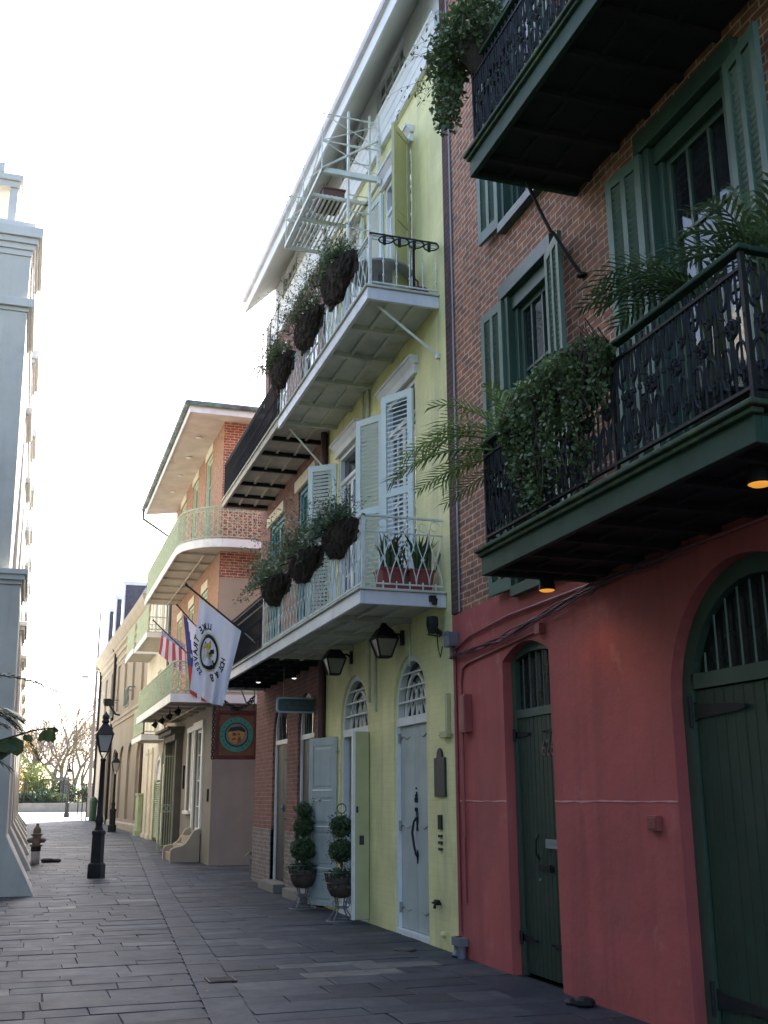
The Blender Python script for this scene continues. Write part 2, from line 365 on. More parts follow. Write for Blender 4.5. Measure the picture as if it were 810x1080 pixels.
def arch_frame(mb,x,t,y0,y1,z0,zs,z1,kind,w):
    """casing of width w inside an arched or square opening, from X=x, t thick"""
    if kind:
        o=[(y0,z0)]+arch_pts(y0,y1,zs,z1,kind)+[(y1,z0)]; i=[(y0+w,z0)]+arch_pts(y0+w,y1-w,zs,z1-w,kind)+[(y1-w,z0)]
    else:
        o=[(y0,z0),(y0,z1),(y1,z1),(y1,z0)]; i=[(y0+w,z0),(y0+w,z1-w),(y1-w,z1-w),(y1-w,z0)]
    for k in range(len(o)-1):
        a,b,c,d=o[k],o[k+1],i[k+1],i[k]
        P=lambda p,X:(X,p[0],p[1])
        mb.quad(P(a,x),P(b,x),P(c,x),P(d,x)); mb.quad(P(d,x),P(c,x),P(c,x+t),P(d,x+t)); mb.quad(P(a,x),P(a,x+t),P(b,x+t),P(b,x))
def shutter(mat,parent,hinge,ang,w,z0,z1,t=.04,rails=(.42,),name='shutter',halves=1,solid=False,label=None,slat=.055,out=-1):
    """louvred leaf: hinge=(x,y); ang = direction of the leaf in plan measured from +Y towards -X; w wide"""
    hx,hy=hinge; dx,dy=-math.sin(ang),math.cos(ang); nx,ny=-dy,dx
    mb=MB()
    def P(s,n,z): return (hx+dx*s+nx*n,hy+dy*s+ny*n,z)
    def bx(s0,s1,n0,n1,za,zb): mb.hexa((P(s0,n0,za),P(s1,n0,za),P(s1,n1,za),P(s0,n1,za)),(P(s0,n0,zb),P(s1,n0,zb),P(s1,n1,zb),P(s0,n1,zb)))
    st=min(.085,w*.16); h=t/2; rr=.10
    edges=[z0]+[z0+(z1-z0)*r for r in rails]+[z1]
    for s in (0,w-st): bx(s,s+st,-h,h,z0,z1)
    for k in range(1,halves): bx(w*k/halves-st*.4,w*k/halves+st*.4,-h*.95,h*.95,z0+rr,z1-rr)
    for k,zz in enumerate(edges):
        a,b=(zz,zz+rr*1.3) if k==0 else ((zz-rr,zz) if k==len(edges)-1 else (zz-rr/2,zz+rr/2))
        bx(st+.001,w-st-.001,-h*.97,h*.97,a,b)
    for k in range(len(edges)-1):
        a=edges[k]+(rr*1.3 if k==0 else rr/2)+.006; b=edges[k+1]-(rr if k==len(edges)-2 else rr/2)-.006
        if solid:
            bx(st+.02,w-st-.02,-h*.5,h*.5,a,b); bx(st+.05,w-st-.05,-h*.75,h*.75,a+.05,b-.05)
            continue
        n=max(2,int((b-a)/slat))
        for i in range(n):
            zz=a+(b-a)*(i+.5)/n; hh=(b-a)/n*(.27 if out<0 else .27)
            lo,hi=(-h*.42,h*.42) if out==-1 else ((h*.42,-h*.42) if out==-2 else (h*.85,-h*.85))
            tk=.0035*out
            mb.hexa((P(st,lo,zz-hh),P(w-st,lo,zz-hh),P(w-st,lo-tk,zz-hh+.004),P(st,lo-tk,zz-hh+.004)),
                    (P(st,hi,zz+hh),P(w-st,hi,zz+hh),P(w-st,hi-tk,zz+hh+.004),P(st,hi-tk,zz+hh+.004)))
    return build(name,mb,mat,parent,label=label)
def sash(parent,x,y0,y1,z0,z1,mat,cols=2,rows=3,w=.07,mw=.028,gl=None,t=.05,name='sash'):
    mb=MB()
    mb.box(x,x+t,y0,y0+w,z0,z1); mb.box(x,x+t,y1-w,y1,z0,z1)
    mb.box(x+.001,x+t,y0+w,y1-w,z1-w,z1); mb.box(x+.001,x+t,y0+w,y1-w,z0,z0+w*1.6)
    for i in range(1,cols):
        y=y0+(y1-y0)*i/cols; mb.box(x+.004,x+t-.004,y-mw/2,y+mw/2,z0+w*1.6,z1-w)
    for i in range(1,rows):
        z=z0+(z1-z0)*i/rows; mb.box(x+.007,x+t-.007,y0+w,y1-w,z-mw/2,z+mw/2)
    o=build(name,mb,mat,parent); g=MB(); g.box(x+t*.5,x+t*.5+.006,y0+w*.5,y1-w*.5,z0+w*.5,z1-w*.5)
    build('pane',g,gl or glass,parent)
    return o
def part(name,root,label=None):
    o=bpy.data.objects.new(name,None); col.objects.link(o); o.parent=root; OFF[o.name]=OFF[root.name]; o.empty_display_size=.05
    if label: o['label']=label
    return o
def scroll(mb,c,r,ax,turns=1.3,th=.008,flip=1,start=0,n=12):
    pts=[]
    for i in range(n+1):
        t=i/n; a=start+flip*turns*2*math.pi*t; rr=r*(1-.75*t)
        u,v=rr*math.cos(a),rr*math.sin(a)
        pts.append((c[0],c[1]+u,c[2]+v) if ax=='y' else (c[0]+u,c[1],c[2]+v))
    mb.tube(pts,th,4,cap=False)

# ================================================================== setting
def gz(y): return .009*max(0.,min(y,120)-20)
mb=MB()
ys=[-80,20,66,120,900]
for a,b in zip(ys,ys[1:]): mb.quad((-700,a,gz(a)-.05),(700,a,gz(a)-.05),(700,b,gz(b)-.05),(-700,b,gz(b)-.05))
build('ground',mb,asphalt,kind='structure')
mb=MB()
for a,b in ((-8,20),(20,68)):
    mb.quad((-6,a,gz(a)-.009),(4.6,a,gz(a)-.009),(4.6,b,gz(b)-.009),(-6,b,gz(b)-.009))
mb.quad((4.6,20,gz(20)-.008),(14,20,gz(20)-.008),(14,29,gz(29)-.008),(4.6,29,gz(29)-.008))
build('paving_bed',mb,mortar,kind='structure')
mb=MB()
def gut(y): return 1.45+(y-8.55)*.0735
def slab(x0,x1,y0,y1,tone,h):
    if x1-x0<.06: return
    g_=.004; j=lambda:rng.uniform(-.014,.014)
    c=[(x0+g_+j()*.5,y0+g_+j()),(x1-g_+j()*.5,y0+g_+j()),(x1-g_+j()*.5,y1-g_+j()),(x0+g_+j()*.5,y1-g_+j())]
    tl=rng.uniform(-.002,.002); b=.004
    cx=(x0+x1)/2; cy=(y0+y1)/2
    top=[(px+(b if px<cx else -b),py+(b if py<cy else -b),gz(py)+h+(tl if px<cx else -tl)) for px,py in c]
    mb.add([(px,py,gz(py)-.03) for px,py in c]+[(px,py,gz(py)+h-.003+(tl if px<cx else -tl)) for px,py in c]+top,
           [(0,1,5,4),(1,2,6,5),(2,3,7,6),(3,0,4,7),(4,5,9,8),(5,6,10,9),(6,7,11,10),(7,4,8,11),(8,9,10,11)],tone)
y=-4.0
while y<67.5:
    dy=rng.uniform(.24,.5); far=22.6<y<26.2
    xg=gut(y+dy/2)
    for lo,hi in ((-3.6,xg-.002),(xg+.342,9.5 if far else 4.52)):
        x=lo-(rng.uniform(0,.7) if lo<-3 else 0)
        while x<hi:
            w=rng.uniform(.35,1.15); x1=x+w
            if hi-x1<.35: x1=hi
            t=min(1,max(0,rng.gauss(.42,.22))); h=rng.uniform(-.003,.004)
            if w>1. and rng.random()<.25 and dy>.45:
                slab(x,x1,y,y+dy/2,t,h); slab(x,x1,y+dy/2,y+dy,min(1,max(0,t+rng.uniform(-.25,.25))),h+.003)
            else: slab(x,x1,y,y+dy,t,h)
            x=x1
    y+=dy
build('paving',mb,slab_m,kind='structure')
mb=MB(); y=-4
while y<67:
    L=rng.uniform(.7,1.3); a,b=gut(y),gut(y+L); t=min(1,max(0,rng.gauss(.5,.15)))
    mb.hexa([(a,y+.005,gz(y)-.03),(a+.34,y+.005,gz(y)-.03),(b+.34,y+L-.005,gz(y+L)-.03),(b,y+L-.005,gz(y+L)-.03)],
            [(a+.004,y+.01,gz(y)+.001),(a+.335,y+.01,gz(y)+.001),(b+.335,y+L-.01,gz(y+L)+.001),(b+.004,y+L-.01,gz(y+L)+.001)],t)
    y+=L
build('drain_channel',mb,slab_m,kind='structure')
mb=MB()
for a,b in ((67.4,80),(80,93.)):
    mb.quad((-60,a,gz(a)),(60,a,gz(a)),(60,b,gz(b)),(-60,b,gz(b)))
build('plaza',mb,plaza_m,kind='structure')
mb=MB(); mb.quad((-80,93.4,gz(93)+.62),(80,93.4,gz(93)+.62),(80,150,1.75),(-80,150,1.75)); build('lawn',mb,lawn,kind='structure')

XF=4.5
# ================================================================== RED BRICK BUILDING (nearest right)
red=thing('brick_townhouse',(XF,3.5,0),'red brick townhouse with pink ground floor and dark green ironwork balconies','house')
Ye=11.06
mb=MB(); wall_x(mb,XF-.012,-14,Ye+.12,0,3.61,[(8.82,9.85,-.01,3.07,2.93,'seg'),(5.03,6.88,-.01,3.2,2.28,'ell'),(1.0,2.2,-.01,3.07,2.93,'seg')],.14)
mb.quad((XF-.012,Ye+.12,0),(XF-.012,Ye+.12,3.61),(XF+.2,Ye+.12,3.61),(XF+.2,Ye+.12,0))
mb.quad((XF-.012,-14,3.61),(XF+.1,-14,3.61),(XF+.1,Ye,3.61),(XF-.012,Ye,3.61))
build('plaster_wall',mb,pink,red,fix=False)
mb=MB()
for a,b in ((-14,1.0),(2.2,5.03),(6.885,8.815),(9.855,Ye+.12)):
    mb=MB(); n_=max(2,int((b-a)/.12)); zz=[1.572+rng.uniform(-.004,.004) for _ in range(n_+1)]; ww=[rng.uniform(.002,.009) for _ in range(n_+1)]
    mb.prism([(a+(b-a)*k/n_,zz[k]+ww[k]) for k in range(n_+1)]+[(a+(b-a)*k/n_,zz[k]-ww[k]) for k in range(n_,-1,-1)],'x',XF-.017,XF-.011)
    build('dado_line',mb,pink_edge,red)
win_ops=[(8.4,9.42,3.62,6.74),(5.52,6.66,3.62,6.76),(8.4,9.42,7.62,10.45),(5.52,6.66,7.3,10.4),(2.4,3.5,3.62,6.76),(2.4,3.5,7.3,10.4)]
mb=MB(); wall_x(mb,XF,-14,Ye,3.605,14.2,win_ops,.16); build('brick_wall',mb,red_brick,red)
mb=MB(); mb.box(XF-.02,XF+.2,Ye-.11,Ye+.115,3.62,14.2); build('party_wall_edge',mb,toothing,red)
mb=MB(); mb.box(XF+.3,15,-14,Ye,0,14.15); mb.box(XF,XF+.29,-14,-13.9,0,14); build('rear_wall',mb,red_brick,red)
mb=MB(); mb.box(XF-.1,15.1,-14.1,Ye+.1,14.2,14.4); build('roof',mb,slate,red)
mb=MB(); mb.tube([(XF-.02,Ye-.13,3.62),(XF-.02,Ye-.13,12.5)],.012,6); build('conduit_pipe',mb,grey_metal,red)

def strap(mb,x,y,z,L,s,h=.05):   # tapering strap hinge pointing along s (+1 = +Y)
    y1=y+s*L; lo,hi=-h*.5,h*.5
    pts=[(y,z+lo*1.5),(y,z+hi*1.5),(y+s*L*.12,z+hi),(y+s*L*.85,z+hi*.55),(y1,z+hi*.25),(y1,z+lo*.25),(y+s*L*.85,z+lo*.55),(y+s*L*.12,z+lo)]
    if s<0: pts=pts[::-1]
    mb.prism(pts,'x',x-.014,x)
    mb.tube([(x-.02,y-s*.01,z-h*1.1),(x-.02,y-s*.01,z+h*1.1)],.018,6)
    mb.lathe([(.02,-.008),(.02,.008)],(x-.012,y1,z),6)
def plank_leaf(name,parent,x,y0,y1,z0,z1,mat,n,t=.05,gap=.004):
    mb=MB()
    for i in range(n):
        a=y0+(y1-y0)*i/n+gap/2; b=y0+(y1-y0)*(i+1)/n-gap/2; dx=rng.uniform(0,.003)
        mb.prism([(x+dx+.005,a),(x+dx,a+.006),(x+dx,b-.006),(x+dx+.005,b),(x+t,b),(x+t,a)],'z',z0,z1)
    mb.box(x+.03,x+t-.002,y0,y1,z0,z1)
    return build(name,mb,mat,parent)
# small door 626
d=part('door',red)
x=XF+.085
mb=MB(); arch_frame(mb,x,.06,8.82,9.85,0,2.93,3.07,'seg',.085); mb.box(x,x+.06,8.905,9.765,2.36,2.44); build('frame',mb,green,d)
mb=MB(); arch_fill(mb,x+.055,8.9,9.77,2.44,2.86,2.99,'seg'); build('fanlight_pane',mb,dark_glass,d)
mb=MB()
for i in range(1,6):
    yy=8.9+.87*i/6; mb.tube([(x+.03,yy,2.44),(x+.03,yy,arch_z(yy,8.9,9.77,2.86,2.99,'seg'))],.009,6)
build('transom_bars',mb,green,d)
plank_leaf('leaf',d,x+.015,8.91,9.333,.03,2.355,green_door,5); plank_leaf('leaf',d,x+.015,9.337,9.76,.03,2.355,green_door,5)
for yy,zz,s in ((9.8,2.2,-1),(9.8,.33,-1),(8.87,2.2,1),(8.87,.33,1)):
    mb=MB(); strap(mb,x+.014,yy,zz,.3,s,.055); build('hinge',mb,black_iron,d)
mb=MB(); mb.tube([(x-.0,9.37,1.05),(x-.035,9.375,1.1),(x-.035,9.375,1.22),(x-.0,9.37,1.27)],.011,6); mb.box(x-.0,x+.016,9.12,9.42,.955,1.0); mb.box(x-.012,x+.014,9.15,9.2,.945,1.01); build('pull_handle',mb,black_iron,d)
mb=MB(); mb.box(x,x+.016,8.98,9.24,1.155,1.235); mb.box(x-.008,x+.002,9.0,9.22,1.2,1.228); build('mail_slot',mb,grey_metal,d)
mb=MB(); mb.lathe([(.012,0),(.012,.012)],(0,0,0),10); mb.xform(frame_mat((x+.016,9.4,.87),(0,-1,0),(0,0,1))); build('lock_cylinder',mb,grey_metal,d)
build('house_number',text_mesh('626',.21,frame_mat((x+.012,9.125,2.045),(0,-.82,0),(0,0,1)),.012),M('brown_numerals',(.14,.09,.07),.5),d)
# big carriage arch
d=part('carriage_door',red)
x=XF+.085; a0,a1=5.03,6.88
mb=MB(); arch_frame(mb,x,.07,a0,a1,0,2.28,3.2,'ell',.13); mb.box(x,x+.07,a0+.13,a1-.13,2.36,2.47); build('frame',mb,green,d)
mb=MB(); arch_fill(mb,x+.065,a0+.13,a1-.13,2.47,2.475,3.07,'ell'); build('fanlight_pane',mb,dark_glass,d)
mb=MB()
for i in range(1,11):
    yy=a0+.13+(a1-a0-.26)*i/11; zt=arch_z(yy,a0+.13,a1-.13,2.28,3.07,'ell')-(.12 if i in(1,10) else .02)
    mb.tube([(x+.035,yy,2.46),(x+.035,yy,zt)],.0085,6)
build('fanlight_bars',mb,green_shutter,d)
ym=(a0+a1)/2
plank_leaf('leaf',d,x+.02,a0+.135,ym-.003,.04,2.35,green_door,7,gap=.003); plank_leaf('leaf',d,x+.02,ym+.003,a1-.135,.04,2.35,green_door,7,gap=.003)
for yy,zz,s in ((a1-.11,2.2,-1),(a1-.11,.27,-1),(a0+.11,2.2,1),(a0+.11,.27,1)):
    mb=MB(); strap(mb,x+.018,yy,zz,.62,s,.1); build('hinge',mb,black_iron,d)
mb=MB(); mb.box(x+.005,x+.021,ym-.06,ym+.01,1.12,1.42); mb.tube([(x+.02,ym-.03,1.15),(x-.04,ym-.03,1.2),(x-.04,ym-.03,1.33),(x+.02,ym-.03,1.38)],.012,6); build('pull_handle',mb,black_iron,d)
mb=MB(); mb.lathe([(.016,0),(.016,.02),(.008,.024)],(0,0,0),10); mb.xform(frame_mat((x+.02,ym+.1,1.03),(0,-1,0),(0,0,1))); build('lock_cylinder',mb,grey_metal,d)
mb=MB(); mb.box(XF+.087,XF+.2,1.0,2.2,0,3.07); build('side_door',mb,green_door,red)

def red_window(y0,y1,z0,z1,shl,shr,angl,angr,cols=3,rows=4,sill=True):
    w=part('window',red)
    mb=MB(); c=.075
    mb.box(XF-.075,XF+.02,y0-.1,y1+.1,z1,z1+.17); mb.box(XF-.05,XF+.12,y0,y0+c,z0,z1-.002); mb.box(XF-.05,XF+.12,y1-c,y1,z0,z1-.002)
    mb.box(XF+.0,XF+.12,y0+c,y1-c,z1-.16,z1-.003); mb.box(XF+.03,XF+.125,y0+c,y0+c+.07,z0,z1-.16); mb.box(XF+.03,XF+.125,y1-c-.07,y1-c,z0,z1-.16)
    bevel(build('frame',mb,green,w),.006)
    sash(w,XF+.07,y0+c+.07,y1-c-.07,z0+.05,z1-.16,green,cols,rows,.06,.03,clear_glass)
    mb=MB(); mb.box(XF-.09,XF+.1,y0-.02,y1+.02,z0-.1,z0+.001); build('sill',mb,green,w)
    mb=MB(); 
    for a_,b_,t_ in ((y0+.16,y0+.46,z1-.25),(y1-.5,y1-.17,z0+(z1-z0)*.62)):
        k_=a_
        while k_<b_: mb.tube([(XF+.118+.006*(int(k_*50)%2),k_,z0+.03),(XF+.118,k_,t_)],.014,6); k_+=.022; build('curtain',mb,curtain,w)
    hw=.47
    if shl: shutter(green_shutter,w,(XF-.065,y1+.005),angl,hw,z0-.02,z1-.02,rails=(.36,),halves=2)
    if shr: shutter(green_shutter,w,(XF-.065,y0-.005),R(180)-angr,hw,z0-.02,z1-.02,rails=(.36,),halves=2,out=-2)
    return w
red_window(8.4,9.42,3.62,6.74,1,1,R(4),R(12))
red_window(5.52,6.66,3.62,6.76,1,1,R(6),R(10))
red_window(8.4,9.42,7.62,10.45,1,1,R(4),R(10))
red_window(5.52,6.66,7.3,10.4,1,1,R(4),R(10))
red_window(2.4,3.5,3.62,6.76,1,1,R(4),R(10))

def iron_panel(mb,fx,s0,s1,z0,z1,seed=0,unit=.28):
    """cast iron railing between s0..s1 (distance along); fx(s,z,n)->xyz"""
    n=max(1,round((s1-s0)/unit)); u=(s1-s0)/n
    def curve(pts,r=.0075): mb.tube([fx(a,b,0) for a,b in pts],r*1.25,4,cap=False)
    H=z1-z0
    for i in range(n):
        a=s0+i*u; c=a+u/2
        for k in (0,.25,.5,.75):
            s=a+u*k; mb.tube([fx(s,z0,0),fx(s,z1,0)],.010,4,cap=False)
            mb.tube([fx(s,z0+H*.52,0),fx(s,z0+H*.56,0)],.017,4); mb.tube([fx(s,z0+H*.2,0),fx(s,z0+H*.23,0)],.015,4)
        # lyre scrolls, top and bottom
        for sg in (-1,1):
            for zc,hh in ((z0+H*.24,H*.2),(z0+H*.78,H*.19)):
                pts=[]
                for j in range(13):
                    t=j/12; an=-math.pi*.5+t*math.pi*2.2; rr=.095*u/.36*(1-.55*t)
                    pts.append((c+sg*(u*.22+rr*math.cos(an)*.9),zc+hh*.9*math.sin(an)*(1-.45*t)))
                curve(pts,.009)
        # rosette at mid height
        for j in range(8):
            an=j*math.pi/4; p=(c+.045*math.cos(an),z0+H*.5+.055*math.sin(an)); q=(c+.045*math.cos(an+math.pi/4),z0+H*.5+.055*math.sin(an+math.pi/4))
            curve((p,q),.011); curve(((c,z0+H*.5),p),.012)
def red_balcony(name,zb,zt,xo,y0,y1,rail_top,label):
    b=part(name,red,label); xw=XF-.002
    mb=MB(); mb.box(xo+.05,xw,y0+.05,y1-.03,zt-.02,zt+.028)
    mb.box(xo-.055,xo+.06,y0-.06,y1+.02,zt,zt+.035); mb.box(xo-.03,xo+.05,y0-.03,y1+.005,zt-.035,zt-.001)
    mb.box(xo+.061,xw,y0-.06,y0+.06,zt,zt+.034); mb.box(xo+.061,xw,y1-.04,y1+.02,zt,zt+.034)
    bevel(build('ledge',mb,moss_edge,b),.01)
    mb=MB(); mb.box(xo,xo+.05,y0,y1-.01,zb,zt-.036); mb.box(xo+.051,xw,y0,y0+.05,zb,zt-.036); mb.box(xo+.051,xw,y1-.06,y1-.012,zb,zt-.036)
    bevel(build('fascia',mb,fascia_green,b),.006)
    mb=MB(); mb.box(xo+.052,xw,y0+.052,y1-.062,zb+.06,zb+.08)
    for k in range(7):
        yy=y0+.3+(y1-y0-.6)*k/6; mb.box(xo+.055,xw-.003,yy-.03,yy+.03,zb+.002,zb+.0595)
    for xx in (xo+.35,xo+.7): mb.box(xx-.02,xx+.02,y0+.06,y1-.07,zb+.03,zb+.0594)
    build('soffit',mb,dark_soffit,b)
    xr=xo+.06; ya,yb=y0+.05,y1-.02
    zr0=zt+.14
    mb=MB(); F=lambda s,z,n:(xr,s,z); iron_panel(mb,F,ya,yb,zr0,rail_top-.03)
    G1=lambda s,z,n:(s,ya,z); G2=lambda s,z,n:(s,yb,z)
    iron_panel(mb,G1,xr,xw,zr0,rail_top-.03); iron_panel(mb,G2,xr,xw,zr0,rail_top-.03)
    build('railing',mb,black_iron,b)
    mb=MB()
    for p,q in (((xr,ya,zr0),(xr,yb,zr0)),((xr,ya,zr0),(xw,ya,zr0)),((xr,yb,zr0),(xw,yb,zr0)),((xr,ya,rail_top-.1),(xr,yb,rail_top-.1))): mb.bar(p,q,.03,.02)
    build('bottom_rail',mb,black_iron,b)
    for px,py in ((xr,ya),(xr,ya+(yb-ya)*.4),(xr,yb)):
        mb=MB(); mb.box(px-.014,px+.014,py-.014,py+.014,zt+.03,rail_top-.005); build('rail_post',mb,black_iron,b)
    mb=MB(); mb.box(xr-.035,xr+.035,ya-.035,yb+.035,rail_top,rail_top+.035); mb.box(xr+.036,xw,ya-.03,ya+.03,rail_top,rail_top+.034); mb.box(xr+.036,xw,yb-.03,yb+.03,rail_top,rail_top+.034)
    bevel(build('handrail',mb,fascia_green,b),.01)
    return b
red_balcony('balcony',3.37,3.56,3.45,4.34,7.93,4.5,'lower green balcony')
up=red_balcony('balcony',7.05,7.25,3.42,4.34,7.87,8.2,'upper green balcony')
mb=MB(); pts=[]
for k in range(13):
    t=k/12; pts.append((3.95+.52*t,7.78,7.06-.86*t-.10*math.sin(math.pi*t)*(1 if t<.5 else .6)))
mb.tube(pts,.016,6); mb.lathe([(.05,0),(.05,.02)],(XF-.03,7.78,6.19),8); build('brace',mb,black_iron,up)

# conduits and boxes on the pink wall
mb=MB()
mb.tube([(4.46,11.12,3.2),(4.46,10.6,3.3),(4.46,9.6,3.36),(4.46,8.4,3.36),(4.46,7.2,3.36),(4.46,4.6,3.37)],.016,6)
mb.tube([(4.47,10.92,.55),(4.47,10.92,2.82),(4.47,10.86,2.98),(4.47,10.7,3.02),(4.47,9.5,3.09),(4.47,8.95,3.12)],.014,6)
mb.tube([(4.47,11.08,.25),(4.47,11.08,3.35)],.02,6); mb.box(4.42,4.485,8.86,8.96,3.08,3.17)
solo('conduit_run',mb,pink_dark,'thin painted conduits running along the pink wall above the small green door','conduit',(4.47,10,3))
mb=MB(); r2=random.Random(3)
for k in range(6):
    pts=[]
    for i in range(15):
        t=i/14; yy=11.1-t*(3.9+.2*k); sag=-.12*math.sin(t*math.pi*(2 if k%2 else 1.6))*abs(math.sin(t*9+k))
        pts.append((4.45-.008*k,yy,3.13+.20*t+sag*.6+r2.uniform(-.018,.018)))
    mb.tube(pts,.008,5)
solo('cable_bundle',mb,M('maroon_cables',(.11,.04,.042),.5),'sagging bundle of dark cables strung across the top of the pink wall','cable',(4.45,9.3,3.2))
mb=MB(); mb.box(4.40,4.485,10.66,10.82,2.28,2.68); mb.box(4.392,4.40,10.67,10.81,2.3,2.66); mb.tube([(4.45,10.85,1.2),(4.45,10.85,2.3)],.012,6)
bevel(solo('meter_box',mb,pink_dark,'small pink painted metal meter box beside the yellow wall','meter box',(4.44,10.74,2.28)))
mb=MB(); mb.box(4.36,4.485,10.98,11.14,3.24,3.4); mb.box(4.35,4.362,10.97,11.15,3.37,3.41); mb.tube([(4.42,11.06,3.1),(4.42,11.06,3.24)],.02,6)
bevel(solo('junction_box',mb,grey_dark,'grey junction box at the seam between pink wall and yellow wall','junction box',(4.42,11.06,3.24)))
mb=MB(); mb.box(4.44,4.487,7.11,7.25,1.36,1.47); mb.box(4.434,4.441,7.13,7.23,1.375,1.455); mb.lathe([(.012,0),(.012,.02)],(4.44,7.18,1.41),8)
bevel(solo('wall_intercom',mb,pink_dark,'little pink box on the wall beside the carriage arch','intercom',(4.46,7.18,1.36)))
mb=MB(); mb.tube([(4.44,11.08,.2),(4.44,11.08,.06),(4.40,11.06,.0)],.05,8); mb.tube([(4.43,10.96,.17),(4.43,10.96,.0)],.045,8); mb.box(4.38,4.48,10.9,11.12,.12,.2)
solo('pipe_stub',mb,grey_dark,'short grey drain pipes at the foot of the seam between pink and yellow walls','pipe',(4.43,11.0,0))
mb=MB(); mb.lathe([(.07,0),(.09,.02),(.085,.05),(.04,.07)],(4.36,8.22,.0),9); mb.lathe([(.05,0),(.06,.02),(.03,.05)],(4.3,8.32,.0),8)
solo('dark_stone',mb,black_iron,'dark lump lying at the foot of the pink wall','stone',(4.36,8.22,0))
# downlights below the lower balcony
def downlight(loc,label):
    t=thing('downlight',loc,label,'spotlight','warm downlights under the lower green balcony')
    x,y,z=loc
    mb=MB(); mb.lathe([(.05,-.0),(.06,-.02),(.066,-.13),(.072,-.15)],(x,y,z),14); build('housing',mb,black_iron,t,smooth=True)
    mb=MB(); mb.lathe([(.066,-.152),(.05,-.162),(.015,-.168)],(x,y,z),14); build('bulb',mb,lamp_on,t,smooth=True)
    ld=bpy.data.lights.new('downlight_beam','SPOT'); ld.energy=.9; ld.color=(1,.45,.12); ld.spot_size=R(150); ld.spot_blend=.6; ld.shadow_soft_size=.06
    lo=bpy.data.objects.new('downlight_beam',ld); col.objects.link(lo); lo.parent=t; lo.location=(0,0,-.19)
downlight((4.0,7.84,3.42),'glowing downlight at the far end below the lower green balcony')
downlight((3.75,4.72,3.43),'glowing downlight at the near end below the lower green balcony')

# ================================================================== YELLOW TOWNHOUSE
yel=thing('yellow_townhouse',(XF,14,0),'pale yellow townhouse with white galleries and grey blue shutters','house')
Y0,Y1=11.18,16.72
dR=(12.1,13.32); dL=(14.45,15.85)
mb=MB()
wall_x(mb,XF,Y0,Y1,0,11.28,[(dR[0],dR[1],-.01,3.36,2.72,'ell'),(dL[0],dL[1],-.01,3.36,2.66,'ell'),
    (12.35,13.6,3.95,7.02),(14.92,16.07,3.95,7.02),(12.4,13.6,7.75,10.55),(14.92,16.07,7.75,10.55)],.14)
mb.quad((XF,Y0,0),(XF+.3,Y0,0),(XF+.3,Y0,11.28),(XF,Y0,11.28))
build('wall',mb,yellow,yel)
mb=MB(); mb.box(XF+.6,15,Y0,Y1,0,12.9); build('rear_wall',mb,yellow,yel)
mb=MB(); mb.box(XF+.141,XF+.59,Y0,dL[0]-.1,0,12.4); mb.box(XF+.141,XF+.59,dL[1]+.1,Y1,0,12.4); mb.box(XF+.141,XF+.59,dL[0]-.1,dL[1]+.1,3.4,12.4); build('inner_wall',mb,white,yel)
# entablature, attic and eaves, carried across to the brick house
YE=21.5
mb=MB()
mb.prism([(XF-.04,11.26),(XF-.07,11.26),(XF-.07,11.42),(XF-.08,11.43),(XF-.08,11.58),(XF-.09,11.59),(XF-.09,11.74),(XF-.115,11.77),(XF-.115,11.82),(XF+.1,11.85),(XF+.1,11.26)],'y',Y0+.002,YE,mi=0)
build('entablature',mb,white,yel)
att=[(12.7,14.0),(14.7,16.0),(17.2,18.5),(19.4,20.7)]
mb=MB(); wall_x(mb,XF+.01,Y0,YE,11.82,12.74,[(a,b,12.08,12.6) for a,b in att],.1); mb.quad((XF+.01,Y0,11.82),(XF+.4,Y0,11.82),(XF+.4,Y0,12.74),(XF+.01,Y0,12.74)); build('attic_wall',mb,white,yel)
for a,b in att:
    w=part('attic_window',yel); sash(w,XF+.05,a,b,12.08,12.6,white,4,2,.05,.03,glass_pale)
def skew(mb):      # the eaves run slightly out of parallel with the wall
    for i,(x_,y_,z_) in enumerate(mb.v):
        if x_<4.3: mb.v[i]=(x_+.0125*(21.5-y_),y_,z_)
    return mb
mb=MB(); mb.hexa([(3.88,Y0,12.07),(XF+.05,Y0,12.74),(XF+.05,YE,12.74),(3.88,YE,12.07)],[(3.88,Y0,12.13),(XF+.05,Y0,12.8),(XF+.05,YE,12.8),(3.88,YE,12.13)]); build('eaves_soffit',skew(mb),M('eaves_soffit_paint',(.62,.63,.58),.7,.08,1.4,(.5,.5,.45),.4,2),yel)
mb=MB(); mb.prism([(3.845,12.05),(3.879,12.05),(3.879,12.36),(3.845,12.36)],'y',Y0,YE+.02); bevel(build('fascia',skew(mb),white,yel),.005)
mb=MB(); mb.hexa([(3.88,YE,12.06),(XF,YE,12.7),(XF,YE+.02,12.7),(3.88,YE+.02,12.06)],[(3.88,YE,12.36),(XF,YE,12.8),(XF,YE+.02,12.8),(3.88,YE+.02,12.36)]); build('eaves_return',skew(mb),white,yel)
mb=MB(); mb.prism([(3.775,12.34),(3.79,12.30),(3.842,12.28),(3.842,12.42),(3.775,12.43)],'y',Y0-.1,YE+.04); build('gutter',skew(mb),M('eaves_gutter',(.6,.58,.6),.5),yel)
mb=MB(); mb.hexa([(3.85,Y0,12.44),(11,Y0,16.8),(11,YE,16.8),(3.85,YE,12.44)],[(3.8,Y0,12.46),(11,Y0,16.9),(11,YE,16.9),(3.8,YE,12.46)]); build('roof',skew(mb),slate,yel)

